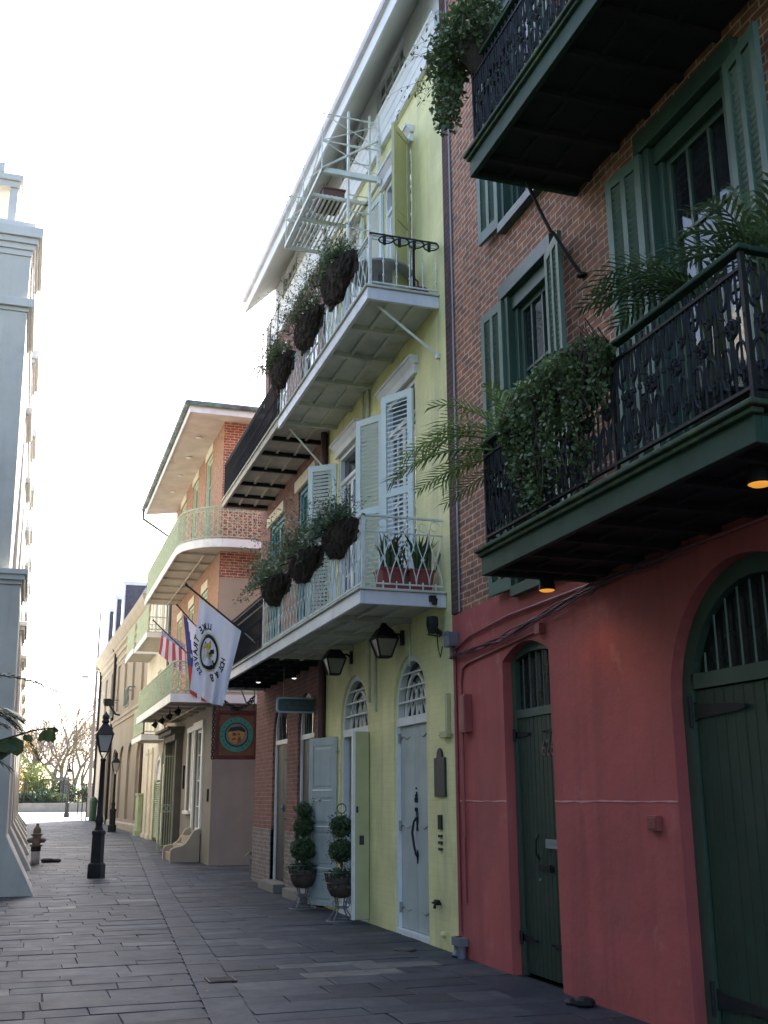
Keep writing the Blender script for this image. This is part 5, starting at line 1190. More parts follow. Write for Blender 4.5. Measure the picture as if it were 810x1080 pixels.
# ================================================================== PLANTS
def leaves(mb,c,rad,n,size,rg,droop=0,shell=.55,asp=.5,clump=3.0):
    c=Vector(c); ph=rg.uniform(0,9)
    for _ in range(n):
        while 1:
            p=Vector((rg.uniform(-1,1),rg.uniform(-1,1),rg.uniform(-1,1)))
            if p.length<=1 and (p.length>shell or rg.random()<.35): break
        w=.5+.25*math.sin(p.x*clump*2.1+ph)+.25*math.sin(p.z*clump*1.7+p.y*clump*1.3+ph*2)
        if rg.random()>.35+.65*w: continue
        q=c+Vector((p.x*rad[0],p.y*rad[1],p.z*rad[2]-droop*rg.random()))
        d=Vector((rg.gauss(0,1),rg.gauss(0,1),rg.gauss(-.3,.7))).normalized(); u=d.orthogonal().normalized()
        u=(Matrix.Rotation(rg.uniform(0,6.28),3,d)@u); s=size*rg.uniform(.6,1.3)
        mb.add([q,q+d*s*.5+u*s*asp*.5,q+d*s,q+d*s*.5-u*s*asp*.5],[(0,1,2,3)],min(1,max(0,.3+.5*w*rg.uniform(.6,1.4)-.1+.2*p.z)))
def spray(mb,base,dirv,L,n,size,rg,droop=.3,w=.004,stemtone=.3):
    p=Vector(base); d=Vector(dirv).normalized(); pts=[p.copy()]
    for k in range(8):
        d=(d+Vector((rg.gauss(0,.1),rg.gauss(0,.1),-droop/8+rg.gauss(0,.06)))).normalized(); p=p+d*L/8; pts.append(p.copy())
    mb.tube(pts,[w*(1-.09*i) for i in range(9)],3,tone=stemtone,cap=False)
    for _ in range(n):
        i=rg.randint(2,8); q=pts[i]+Vector((rg.gauss(0,.02),rg.gauss(0,.02),rg.gauss(0,.02)))
        dd=Vector((rg.gauss(0,1),rg.gauss(0,1),rg.gauss(0,.7))).normalized(); u=dd.orthogonal().normalized(); s=size*rg.uniform(.6,1.4)
        mb.add([q,q+dd*s*.5+u*s*.25,q+dd*s,q+dd*s*.5-u*s*.25],[(0,1,2,3)],rg.uniform(.15,.95))
def frond(mb,base,az,elev,L,rg,droop=1.3,nl=22,ll=.36,lw=.036,tone=.5,vee=.55,stem=.012,taper=.6):
    d0=Vector((math.cos(az)*math.cos(elev),math.sin(az)*math.cos(elev),math.sin(elev)))
    p=Vector(base); d=d0.copy(); pts=[p.copy()]; ds=[d.copy()]; N_=22
    for k in range(N_):
        d=(d+Vector((0,0,-droop/N_*(.4+1.2*k/N_)))).normalized(); p=p+d*L/N_; pts.append(p.copy()); ds.append(d.copy())
    mb.tube(pts,[stem*(1-.85*i/N_) for i in range(N_+1)],5,tone=.75,cap=False)
    for k in range(nl):
        t=.16+.84*k/nl; i=min(N_-1,int(t*N_)); f=t*N_-i; q=pts[i].lerp(pts[i+1],f); d=ds[i]
        side=d.cross(Vector((0,0,1))).normalized(); upv=side.cross(d).normalized()
        l=min(ll,L*.3)*(math.sin(math.pi*(.12+.8*t))**.7)*rg.uniform(.85,1.1)
        for sg in (-1,1):
            dv=(d*(.75+.5*t)+side*sg*1.0+upv*vee*.6).normalized(); r=Vector((0,0,-1))
            a=q; b=q+dv*l*.5+r*l*.06; c=q+dv*l+r*l*.32*rg.uniform(.6,1.4)
            wv=dv.cross(side*sg+upv*.4).normalized()*lw*.5; wv=d*lw*.5
            tn=min(1,max(0,tone+rg.uniform(-.25,.25)))
            mb.add([a-wv*.5,a+wv*.5,b+wv,c,b-wv],[(0,1,2,4),(4,2,3)],tn)
def palm(name,loc,label,fronds,mat,rg,pot=True,group=None,stemh=.5):
    t=thing(name,loc,label,'palm',group); x,y,z=loc
    if pot:
        mb=MB(); mb.lathe([(.11,0),(.16,.26),(.175,.27),(.175,.3),(.15,.3),(.14,.25)],loc,14); build('pot',mb,dark_iron,t)
    mb=MB()
    for k in range(5): mb.tube([(x+rg.gauss(0,.03),y+rg.gauss(0,.03),z+.22),(x+rg.gauss(0,.04),y+rg.gauss(0,.04),z+stemh)],[.022,.016],5)
    build('stem',mb,leafC,t)
    mb=MB()
    for az,el,L,dr in fronds: frond(mb,(x+rg.gauss(0,.03),y+rg.gauss(0,.03),z+stemh-.05),R(az),R(el),L,rg,dr,int(11*L+6),lw=.032,tone=rg.uniform(.35,.65))
    build('fronds',mb,mat,t)
rp=random.Random(11)
# azimuth 90 = +Y (down the alley), 180 = -X (into the alley)
palm('potted_palm',(3.75,7.62,3.6),'bright green palm arching out past the far end of the lower green balcony',
     [(118,48,1.35,1.7),(128,36,1.35,1.3),(108,30,1.3,1.4),(140,22,1.2,1.2),(95,45,1.2,1.6),(150,60,.95,1.6),(85,72,.9,1.1),(125,10,1.1,.7),(112,60,1.35,2.1),(60,75,.9,1.1),(200,70,.7,1.1),(122,-5,.95,.5),(135,48,1.1,2.2)],leafD,rp,True,'palms on the lower green balcony',.8)
palm('potted_palm',(3.74,5.0,3.6),'dark palm with a long sideways frond in the middle of the lower green balcony',
     [(108,46,1.0,1.3),(118,40,1.0,1.2),(98,44,.9,1.4),(134,36,.8,1.3),(150,46,.6,1.5),(85,52,.6,1.6),(114,58,1.0,1.9),(170,40,.5,1.4),(60,58,.5,1.4),(270,58,.55,1.4),(104,32,.9,1.1),(124,52,.9,1.8)],leafE,rp,True,'palms on the lower green balcony',.98)
palm('potted_palm',(3.78,4.55,3.6),'upright dark palm at the near corner of the lower green balcony',
     [(100,54,.75,1.6),(130,48,.72,1.6),(80,66,.7,1.3),(60,52,.62,1.6),(160,54,.55,1.6),(200,54,.6,1.6),(250,54,.66,1.6),(300,60,.66,1.5),(20,54,.6,1.5),(115,68,.72,1.3),(280,40,.6,1.5),(145,34,.58,1.4),(92,78,.7,.9)],leafE,rp,True,'palms on the lower green balcony',.98)
t=thing('trailing_ivy',(3.5,6.7,3.7),'dense trailing ivy spilling over the rail of the lower green balcony','ivy')
mb=MB(); rg=random.Random(21)
for k in range(46):
    yy=rg.uniform(5.75,7.25); top=4.56+rg.uniform(0,.22); L=rg.uniform(.3,.95)*(1 if 6.<yy<7.2 else .7)
    p=[(3.5,yy,top-.12),(3.44-rg.random()*.06,yy+rg.gauss(0,.03),top)]+[(3.42-rg.random()*.08,yy+rg.gauss(0,.05),top-L*(i+1)/5) for i in range(5)]
    mb.tube(p,.004,3,tone=.3,cap=False)
build('stems',mb,twig,t)
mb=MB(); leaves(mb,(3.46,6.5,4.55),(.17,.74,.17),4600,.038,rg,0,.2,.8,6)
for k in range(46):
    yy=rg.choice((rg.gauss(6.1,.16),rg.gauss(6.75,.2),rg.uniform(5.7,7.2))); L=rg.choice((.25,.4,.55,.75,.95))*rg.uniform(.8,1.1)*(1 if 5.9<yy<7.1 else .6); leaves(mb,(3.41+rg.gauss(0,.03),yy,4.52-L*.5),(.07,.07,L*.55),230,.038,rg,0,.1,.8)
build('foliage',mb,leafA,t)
t=thing('hanging_fern',(3.45,8.0,8.3),'bushy dark trailing fern at the far end of the upper green balcony','fern')
mb=MB(); rg=random.Random(22)
leaves(mb,(3.4,7.9,8.55),(.26,.66,.3),3200,.06,rg,0,.2,.7,5)
leaves(mb,(3.36,8.2,8.2),(.14,.26,.38),1300,.055,rg,.15,.2,.7)
for k in range(30): spray(mb,(3.4,rg.uniform(7.4,8.5),8.5+rg.uniform(-.1,.3)),(rg.gauss(-.6,.4),rg.gauss(.5,.5),rg.gauss(.1,.4)),rg.uniform(.3,.6),16,.06,rg,1.2)
build('foliage',mb,leafA,t)
mb=MB(); mb.lathe([(.08,-.3),(.22,-.1),(.25,0)],(3.55,7.75,8.4),12); mb.tube([(3.55,7.75,8.4),(3.6,7.75,9.2)],.01,4); build('basket',mb,coir,t)
# coir window baskets
def rail_planter(loc,L,label,group,seed,hgt,spread,kind,h=.42,dep=.3):
    x,y,z=loc; t=thing('rail_basket',loc,label,'hanging planter',group); rg=random.Random(seed)
    mb=MB(); nu,nv=26,10; base=len(mb.v)
    for i in range(nu+1):
        a=math.pi*i/nu
        for j in range(nv+1):
            b=-math.pi/2*j/nv
            rr_=1+rg.uniform(-.07,.07)
            mb.v.append((x+.14-dep*math.cos(b)*abs(math.sin(a))**.8*rr_,y-L/2*math.cos(a)*(abs(math.cos(b))**.45)*rr_,z+h*math.sin(b)*rr_*(.55+.45*math.sin(a))))
    for i in range(nu):
        for j in range(nv): mb.f.append((base+i*(nv+1)+j,base+(i+1)*(nv+1)+j,base+(i+1)*(nv+1)+j+1,base+i*(nv+1)+j+1)); mb.t.append(.5); mb.m.append(0)
    for k in range(900):
        a=rg.uniform(.1,3.04); b=-rg.uniform(.02,1.5); p=Vector((x+.14-dep*math.cos(b)*abs(math.sin(a))**.8,y-L/2*math.cos(a)*(abs(math.cos(b))**.45),z+h*math.sin(b)*(.55+.45*math.sin(a))))
        d=Vector((rg.gauss(-.5,.5),rg.gauss(0,.7),rg.gauss(-.3,.6))).normalized()*rg.uniform(.03,.1); u=d.orthogonal().normalized()*.004; mb.add([p-u,p+u,p+d],[(0,1,2)])
    mb.box(x+.1,x+.15,y-L*.46,y+L*.46,z-h*.7,z-.02); build('coir_liner',mb,coir,t)
    mb=MB()
    for s in (-.3,0,.3): mb.tube([(x+.15,y+s*L,z+.02),(x+.02,y+s*L,z+.03),(x-dep*.8,y+s*L,z-.05)],.007,4)
    mb.tube([(x+.02,y-L*.42,z+.03),(x+.02,y+L*.42,z+.03)],.007,4); build('wire_frame',mb,black_iron,t)
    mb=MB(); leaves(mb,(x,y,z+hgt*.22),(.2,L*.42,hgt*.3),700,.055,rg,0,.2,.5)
    for k in range(120):
        yy=y+rg.uniform(-.48,.48)*L; spray(mb,(x+rg.uniform(-.15,.1),yy,z),(rg.gauss(-.15,.35),rg.gauss(.1,.45),1),rg.uniform(.35,1)*hgt,rg.randint(5,22),.045,rg,rg.uniform(.4,1.6))
    for k in range(20): spray(mb,(x-.15,y+rg.uniform(-.45,.45)*L,z),(rg.gauss(-.7,.3),rg.gauss(0,.4),.2),rg.uniform(.2,.45)*spread,14,.045,rg,1.8)
    build('foliage',mb,kind,t)
G2='coir baskets on the lower white gallery rail'; G3='coir baskets on the upper white gallery rail'
rail_planter((3.36,12.2,4.80),1.3,'coir basket nearest the corner of the lower white gallery, with thin sparse stems',G2,31,.55,.6,leafB,.36,.22)
rail_planter((3.36,13.9,4.82),1.5,'middle coir basket on the lower white gallery, with tall feathery green growth',G2,32,.85,1,leafC,.35,.24)
rail_planter((3.36,15.75,4.82),1.5,'farthest coir basket on the lower white gallery, beside the black railing',G2,33,.7,1.2,leafA,.36,.24)
rail_planter((3.46,12.65,8.52),1.4,'coir basket nearest the corner of the upper white gallery, with bushy green fern',G3,34,.55,1,leafA,.40,.24)
rail_planter((3.46,14.3,8.52),1.4,'middle coir basket on the upper white gallery, with wispy flowering stems',G3,35,.85,1,leafC,.38,.24)
rail_planter((3.46,16.1,8.56),1.3,'farthest coir basket on the upper white gallery, below the plant trellis',G3,36,.7,1,leafC,.38,.24)
# red troughs with strap leaved plants on the lower gallery
for k,(xx,lb) in enumerate(((3.93,'red trough of dark strap leaves nearer the street on the lower white gallery'),(4.28,'red trough of dark strap leaves nearer the yellow wall on the lower white gallery'))):
    t=thing('potted_plant',(xx,11.72,3.93),lb,'potted plant','red troughs at the gallery end'); rg=random.Random(40+k)
    mb=MB(); mb.hexa([(xx-.12,11.6,3.93),(xx+.12,11.6,3.93),(xx+.12,11.85,3.93),(xx-.12,11.85,3.93)],[(xx-.155,11.57,4.2),(xx+.155,11.57,4.2),(xx+.155,11.88,4.2),(xx-.155,11.88,4.2)]); mb.box(xx-.165,xx+.165,11.56,11.89,4.19,4.225); bevel(build('pot',mb,terracotta,t),.008)
    mb=MB()
    for j in range(34):
        a=rg.uniform(0,6.28); b=Vector((xx+rg.gauss(0,.07),11.72+rg.gauss(0,.06),4.2)); L=rg.uniform(.35,.62); o=Vector((math.cos(a),math.sin(a),0)); w=Vector((-math.sin(a),math.cos(a),0))*.02
        lean=rg.uniform(.15,.7); p1=b+o*L*lean*.35+Vector((0,0,L*.55)); p2=b+o*L*lean+Vector((0,0,L*(1-.35*lean)))
        mb.add([b-w*.5,b+w*.5,p1+w,p2,p1-w],[(0,1,2,4),(4,2,3)],rg.uniform(.1,.9))
    build('leaves',mb,leafB,t)
mb=MB(); mb.lathe([(.0,0),(.09,.0),(.12,.11),(.13,.12),(.0,.12)],(4.3,11.62,7.75),12); mb.tube([(4.3,11.62,7.86),(4.29,11.62,8.0),(4.25,11.62,8.03),(4.24,11.62,8.12)],.012,5); solo('dead_plant_pot',mb,M('red_brown_pot',(.08,.03,.025),.7),'small dark pot with a bare stalk on the upper white gallery','flower pot',(4.3,11.62,7.75))
mb=MB(); mb.lathe([(.43,0),(.44,.02),(.43,.035)],(4.0,12.3,8.38),24); mb.lathe([(.03,-.55),(.025,0)],(4.0,12.3,8.38),8)
for k in range(3): a=2.1*k; mb.bar((4.0,12.3,7.95),(4.0+.35*math.cos(a),12.3+.35*math.sin(a),7.76),.025)
solo('balcony_table',mb,grey_metal,'round grey table standing on the upper white gallery','table',(4.0,12.3,7.75))
# topiaries
def topiary(loc,label,seed,balls,ring):
    x,y,z=loc; t=thing('topiary',loc,label,'topiary','topiaries beside the open door'); rg=random.Random(seed)
    mb=MB()
    for k in range(4):
        a=math.pi/4+k*math.pi/2; c,s=math.cos(a),math.sin(a)
        mb.tube([(x+c*.2,y+s*.2,z+.01),(x+c*.16,y+s*.16,z+.06),(x+c*.07,y+s*.07,z+.17),(x+c*.09,y+s*.09,z+.28),(x+c*.13,y+s*.13,z+.36)],.010,5)
        mb.tube([(x+c*.1+.03*math.cos(j*.8)*c,y+s*.1+.03*math.cos(j*.8)*s,z+.22+.035*math.sin(j*.8)) for j in range(9)],.006,4)
    for r,zz in ((.2,.012),(.1,.18),(.14,.36)): mb.tube([(x+r*math.cos(j*math.pi/10),y+r*math.sin(j*math.pi/10),z+zz) for j in range(21)],.008,4)
    build('iron_stand',mb,grey_dark,t)
    mb=MB(); mb.lathe([(.06,.30),(.14,.33),(.19,.42),(.21,.56),(.2,.57),(.17,.5),(.02,.5)],loc,20); build('basket',mb,wicker,t,smooth=True)
    mb=MB()
    for j in range(22):
        a=j*math.pi/11; mb.tube([(x+.205*math.cos(a),y+.205*math.sin(a),z+.5),(x+.23*math.cos(a),y+.23*math.sin(a),z+.63)],.005,4)
    mb.tube([(x+.232*math.cos(j*math.pi/12),y+.232*math.sin(j*math.pi/12),z+.63) for j in range(25)],.008,4); mb.tube([(x+.212*math.cos(j*math.pi/12),y+.212*math.sin(j*math.pi/12),z+.5) for j in range(25)],.007,4); build('basket_rim',mb,dark_iron,t)
    mb=MB(); mb.tube([(x,y,z+.45),(x+.01,y,z+.9),(x-.008,y,z+1.25),(x,y,z+balls[-1][0])],.014,6); 
    if ring: mb.tube([(x+.065*math.cos(j*math.pi/8),y,z+ring+.065*math.sin(j*math.pi/8)) for j in range(17)],.007,4); mb.tube([(x,y,z+balls[-1][0]),(x,y,z+ring-.065)],.008,4)
    build('stem',mb,twig,t)
    mb=MB()
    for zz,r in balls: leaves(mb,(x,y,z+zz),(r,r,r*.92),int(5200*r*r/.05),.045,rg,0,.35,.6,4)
    leaves(mb,(x,y,z+.6),(.2,.2,.09),500,.05,rg,0,.1,.5)
    for k in range(26): spray(mb,(x,y,z+.58),(rg.gauss(0,1),rg.gauss(0,1),rg.uniform(.1,.7)),rg.uniform(.18,.34),8,.04,rg,.8)
    for zz,r in balls:
        for k in range(46): d=Vector((rg.gauss(0,1),rg.gauss(0,1),rg.gauss(0,1))).normalized(); spray(mb,Vector((x,y,z+zz))+d*r*.7,d,rg.uniform(.06,.14),6,.035,rg,.3,.003)
    build('foliage',mb,leafB,t)
topiary((4.2,14.72,0),'near topiary with two leaf balls and an open wire ring on top',51,[(.92,.165),(1.24,.15)],1.47)
topiary((4.12,16.55,0),'far topiary with three leaf balls standing before the open blue door leaf',52,[(.86,.185),(1.2,.15),(1.43,.11)],0)
# agave at the foot of the side wall
t=thing('agave',(4.9,23.6,gz(23.6)),'small spiky agave at the foot of the side lane wall','agave'); mb=MB(); rg=random.Random(9)
for j in range(16):
    a=rg.uniform(0,6.28); b=Vector((4.62,22.6,.42)); o=Vector((math.cos(a),math.sin(a),0)); w=Vector((-math.sin(a),math.cos(a),0))*.016; L=rg.uniform(.22,.38); p1=b+o*L*.5+Vector((0,0,L*.45)); p2=b+o*L+Vector((0,0,L*.4*rg.random()))
    mb.add([b-w,b+w,p1+w,p2,p1-w],[(0,1,2,4),(4,2,3)],rg.random())
build('leaves',mb,leafB,t); mb=MB(); mb.lathe([(.1,0),(.14,.4),(.12,.41)],(4.62,22.6,gz(22.6)),12); build('pot',mb,grey_dark,t)
# palm branch reaching in from the garden on the left
t=thing('garden_palm',(-1.5,9,0),'dark palm and leafy branch reaching in from the garden at the left edge','palm'); rg=random.Random(61)
mb=MB(); mb.tube([(-1.5,9,0),(-1.45,9,1.2),(-1.4,9,2.1)],[.13,.11,.1],9); build('trunk',mb,bark,t)
mb=MB()
frond(mb,(-1.4,9,2.1),R(0),R(38),1.75,rg,1.25,30,.24,.03,.3); frond(mb,(-1.4,9,2.1),R(6),R(27),1.42,rg,1.0,28,.36,.042,.2); frond(mb,(-1.4,9,2.1),R(-4),R(20),1.3,rg,.8,24,.34,.042,.2)
frond(mb,(-1.4,9,2.1),R(3),R(36),1.75,rg,2.1,30,.3,.042,.2); frond(mb,(-1.4,9,2.0),R(-8),R(14),1.3,rg,.9,24,.34,.045,.2)
for az,el in ((60,40),(120,35),(180,30),(240,40),(300,35),(150,60),(210,55)): frond(mb,(-1.4,9,2.1),R(az),R(el),1.3,rg,1.3,22,.3,.025,.3)
build('fronds',mb,leafB,t)
mb=MB(); pts=[(-1.45,9.05,1.5),(-.9,9.0,1.85),(-.3,9.0,2.02),(.02,9,2.13),(.2,9,2.16)]; mb.tube(pts,[.02,.014,.01,.007,.004],5); build('branch',mb,twig,t)
mb=MB()
for px,pz,s,dx in ((-.22,2.04,.14,.3),(-.1,2.08,.15,-.1),(.1,2.145,.11,.2),(-.4,2.0,.14,-.3),(-.02,2.1,.06,.5),(.18,2.16,.05,.9),(-.62,1.95,.14,.2),(-.16,2.07,.07,-.6)):
    for k in range(3):
        d=Vector((dx+rg.gauss(0,.25),rg.gauss(0,.5),-1)).normalized(); u=Vector((1,rg.gauss(0,.5),.2)).normalized(); q=Vector((px+rg.gauss(0,.02),9+rg.gauss(0,.03),pz))
        mb.add([q,q+d*s*.3+u*s*.4,q+d*s*.8+u*s*.35,q+d*s,q+d*s*.75-u*s*.35,q+d*s*.3-u*s*.35],[(0,1,2,3,4,5)],rg.uniform(.2,.8))
build('leaves',mb,leafA,t)

# unseen garden trees and hedge, added left of the camera to shade the alley
def added_garden_tree(loc,label,seed,H,Rr):
    rg=random.Random(seed); x,y,z=loc; t=thing('added_garden_tree',loc,label,'tree','unseen garden trees added to shade the alley'); mb=MB()
    mb.tube([(x,y,z),(x+.1,y,z+H*.25),(x-.1,y+.1,z+H*.5)],[.3,.24,.18],8)
    for k in range(7): a=k*.9; mb.tube([(x,y,z+H*.35),(x+Rr*.5*math.cos(a),y+Rr*.5*math.sin(a),z+H*.6),(x+Rr*.8*math.cos(a),y+Rr*.8*math.sin(a),z+H*.75)],[.14,.09,.03],6)
    build('trunk',mb,bark,t); mb=MB()
    for k in range(16):
        a=rg.uniform(0,6.28); q=Rr*rg.uniform(.1,.7); leaves(mb,(x+q*math.cos(a),y+q*math.sin(a),z+H*rg.uniform(.36,.9)),(Rr*.45,Rr*.45,H*.18),620,.45,rg,0,.2,.6)
    build('crown',mb,leafA,t)
GT=[((-6,13.5,0),'dense garden tree beside the church end wall',91,10,3.4),((-6.5,7.5,0),'dense garden tree abreast of the pink house',92,10,3.6),((-6,1.5,0),'dense garden tree left of the camera',93,10,3.5),((-6.5,-5,0),'dense garden tree behind the camera',94,10,3.6)]
for a in GT: added_garden_tree(*a)
mb=MB(); rg=random.Random(95)
for k in range(22): leaves(mb,(-3.1+rg.gauss(0,.1),-8+k*1.05,1.6),(.55,.8,1.6),900,.2,rg,0,.3,.7)
solo('added_garden_hedge',mb,leafB,'tall unseen garden hedge added left of the alley to shade it','hedge',(-3.1,3,0))

# ================================================================== FLAGS
def flag(name,loc,label,pole,corners,mats,paint,ripple,seed,nu=28,nv=44,phase=0):
    """corners: hoist-top(outer pole), fly-top(inner pole), fly-bottom, hoist-bottom ; returns surface function"""
    t=thing(name,loc,label,'flag','flags on poles above the lane')
    a,b,c,d=[Vector(p) for p in corners]
    def S(u,v,off=0):
        p=(a*(1-u)+b*u)*(1-v)+(d*(1-u)+c*u)*v
        amp=ripple*min(1,.25+v*1.4)
        y=amp*(math.sin(u*9+v*2.2+phase)*.6+math.sin(u*17-v*3+phase*2)*.3)
        return Vector((p.x+.25*y,p.y+y-off,p.z+.03*math.sin(v*8+u*5)*v))
    mb=MB()
    for j in range(nv+1):
        for i in range(nu+1): mb.v.append(tuple(S(i/nu,j/nv)))
    for j in range(nv):
        for i in range(nu):
            k=j*(nu+1)+i; mb.f.append((k,k+1,k+nu+2,k+nu+1)); mb.t.append(.5); mb.m.append(paint((i+.5)/nu,(j+.5)/nv))
    cl=build('cloth',mb,mats,t,smooth=True)
    mb=MB(); mb.tube(pole,.016,7); p=Vector(pole[-1]); mb.lathe([(.0,-.03),(.03,0),(.0,.05)],tuple(p),8); build('pole',mb,black_iron,t)
    return t,cl,S
FQ=.842
def fq(x,y,z): return (x*FQ,y*FQ,1.6+(z-1.6)*FQ)
t,cl,S=flag('white_flag',(3.5,17.6,4.12),'large white flag with a gold flower emblem in a dark ring',[(3.5,17.55,4.12),fq(4.1,21.75,4.93),fq(3.02,22.0,5.82),fq(2.88,22.02,5.93)],
    [fq(3.17,22,5.66),fq(4.03,21.8,4.98),fq(3.72,21.9,3.42),fq(3.04,22,3.74)],[cloth_w],lambda u,v:0,.17,1,44,60)
def SP(u,v,off): return S(u,v,off)
def sring(mb,c,ru,rv,w,off,n=40):
    for k in range(n):
        a,b=2*math.pi*k/n,2*math.pi*(k+1)/n
        P=lambda an,s: SP(c[0]+(ru*s)*math.cos(an),c[1]+(rv*s)*math.sin(an),off)
        mb.quad(P(a,1),P(b,1),P(b,1-w),P(a,1-w))
ec=(.37,.5); ru,rv=.245,.205
mb=MB(); sring(mb,ec,ru*1.12,rv*1.1,.22,.006); build('emblem_halo',mb,cloth_c,cl)
mb=MB(); sring(mb,ec,ru,rv,.2,.010)
for (u0,v0,u1,v1,w) in ((.40,.5,.50,.66,.045),(.33,.43,.24,.42,.05),(.42,.48,.5,.45,.05),(.5,.56,.56,.64,.03)):
    n_=Vector((-(v1-v0),(u1-u0))).normalized()*w/2; mb.quad(SP(u0+n_.x,v0+n_.y,.012),SP(u1+n_.x,v1+n_.y,.012),SP(u1-n_.x,v1-n_.y,.012),SP(u0-n_.x,v0-n_.y,.012))
build('emblem_ring',mb,cloth_k,cl)
mb=MB()
fc=(.355,.49)
for an,l,w in ((-80,.145,.05),(-165,.12,.045),(118,.15,.055),(15,.11,.042),(65,.10,.035),(-122,.10,.035)):
    a=R(an); du,dv=math.cos(a)*l*1.15,math.sin(a)*l*.9; pu,pv=-math.sin(a)*w,math.cos(a)*w*.75
    mb.add([SP(fc[0],fc[1],.015),SP(fc[0]+du*.55+pu,fc[1]+dv*.55+pv,.015),SP(fc[0]+du*1.15,fc[1]+dv*1.15,.015),SP(fc[0]+du*.55-pu,fc[1]+dv*.55-pv,.015)],[(0,1,2,3)])
build('emblem_flower',mb,cloth_y,cl)
def flag_text(s,c,ru,rv,a0,a1,size,off,flip):
    mb=MB()
    for k,ch in enumerate(s):
        an=R(a0+(a1-a0)*k/(len(s)-1))
        g=text_mesh(ch,size,Matrix.Identity(4),.0,bold=.035)
        up=Vector((math.cos(an),math.sin(an)*1.0)) ; rt=Vector((-up.y,up.x))*flip
        cu,cv=c[0]+ru*math.cos(an),c[1]+rv*math.sin(an)
        if not g.v: continue
        vs=[]
        for v in g.v:
            d=rt*v[0]+up*v[1]*1; vs.append(tuple(SP(cu+d.x*1.1,cv+d.y*.68,off)))
        mb.add(vs,g.f)
    return mb
build('lettering',flag_text('LUKE TRAVESS',ec,ru*1.42,rv*1.38,262,112,.135,.012,-1),cloth_k,cl)
build('lettering',flag_text('HOT & B',ec,ru*1.5,rv*1.36,-2,62,.14,.012,1),cloth_k,cl)
def p2(u,v):
    if v>.86: return 2
    w=.17+.30*v
    if u<w: return 1 if v<.62 else 2
    return 0
t,cl,S=flag('tricolour_flag',(4.3,26.4,5.3),'white blue and red flag with a white star partly hidden behind the white flag',[(4.33,26.95,5.2),(3.7,26.2,5.74),(3.2,26,6.2)],
    [(3.36,26,5.98),(4.0,26.05,5.42),(4.05,26,3.88),(3.62,26,4.02)],[cloth_w,cloth_b,cloth_r],p2,.09,2,30,50,1.3)
mb=MB(); 
pts=[]
for k in range(10): a=R(-90+36*k); r_=.075 if k%2==0 else .03; pts.append(SP(.235+r_*math.cos(a)*.9,.47+r_*math.sin(a)*.5,.012))
mb.add([SP(.235,.47,.012)]+pts,[(0,1+k,1+(k+1)%10) for k in range(10)]); build('star',mb,cloth_w,cl)
def p3(u,v):
    if u<.46 and v<.18 : return 1
    return 2 if int((u*1.0+.02)*8.5)%2==0 else 0
def p3(u,v):
    if v<.2: return 1
    return 2 if int(u*8+.3)%2==0 else 0
t,cl,S=flag('striped_flag',(4.2,30.9,5.6),'red and white striped flag with a starred blue canton in front of the balconies',[(4.3,30.9,5.55),(3.6,31,6.2),(3.16,31,6.6)],
    [(3.42,31,6.33),(4.1,31,5.95),(4.2,31,5.05),(3.36,31,5.62)],[cloth_w,M('canton_cloth',(.3,.32,.5),.85,.1,3,trans=.3),M('stripe_red_cloth',(.5,.09,.13),.85,.1,3,trans=.3)],p3,.10,3,48,40,.6)
mb=MB()
for k in range(14):
    u,v=.06+.9*(k%7)/6*.95,.05+.09*(k//7); mb.add([SP(u,v-.02,.012),SP(u+.02,v,.012),SP(u,v+.02,.012),SP(u-.02,v,.012)],[(0,1,2,3)])
build('stars',mb,cloth_w,cl)

# ================================================================== STREET FURNITURE
def street_lamp(loc,label,s=1.0):
    x,y,z=loc; t=thing('street_lamp',loc,label,'street lamp','black gas style street lamps'); 
    def L(*pr): return [(r,zz*s) for r,zz in pr]
    mb=MB(); mb.lathe(L((.19,0),(.19,.26),(.17,.29),(.15,.3)),loc,8,rot=math.pi/8); mb.lathe(L((.14,.3),(.135,.86),(.15,.88),(.15,.93),(.1,.96)),loc,8,rot=math.pi/8); build('base',mb,black_iron,t)
    mb=MB(); mb.lathe(L((.1,.95),(.075,1.0),(.07,1.08),(.09,1.12),(.085,1.18),(.06,1.26),(.05,2.36),(.065,2.38),(.05,2.42)),loc,12); build('post',mb,black_iron,t,smooth=True)
    def ring(r,zz): return [(x+r*math.cos(a),y+r*math.sin(a),z+zz*s) for a in (R(45),R(135),R(225),R(315))]
    a,b=ring(.12,2.56),ring(.235,2.92); mb=MB()
    for i in range(4):
        mb.bar(a[i],b[i],.022); mb.bar(a[i],a[(i+1)%4],.022); mb.bar(b[i],b[(i+1)%4],.03)
        mb.tube([(x,y,z+2.36*s),tuple((Vector(a[i])-Vector((x,y,0)))*1+Vector((x,y,0)))],.011,5)
    build('lantern_frame',mb,black_iron,t)
    mb=MB(); a,b=ring(.112,2.57),ring(.225,2.91)
    for i in range(4): mb.quad(a[i],a[(i+1)%4],b[(i+1)%4],b[i])
    build('glass',mb,frost,t)
    mb=MB(); A,B,C=ring(.27,2.92),ring(.12,3.1),ring(.06,3.17)
    for P,Q in ((A,B),(B,C)):
        for i in range(4): mb.quad(P[i],P[(i+1)%4],Q[(i+1)%4],Q[i])
    mb.quad(*A[::-1]); mb.lathe(L((.06,3.16),(.085,3.19),(.06,3.24),(.075,3.27),(.07,3.32),(.02,3.38),(.0,3.42)),loc,10); build('hood',mb,black_iron,t)
    mb=MB(); mb.tube([(x,y,z+2.6*s),(x,y,z+2.75*s)],.03,8); build('burner',mb,paper,t)
street_lamp((1.55,24,gz(24)),'nearest black street lamp with frosted lantern standing in the alley')
street_lamp((3.72,49.2,gz(49.2)),'middle black street lamp standing against the tan hall')
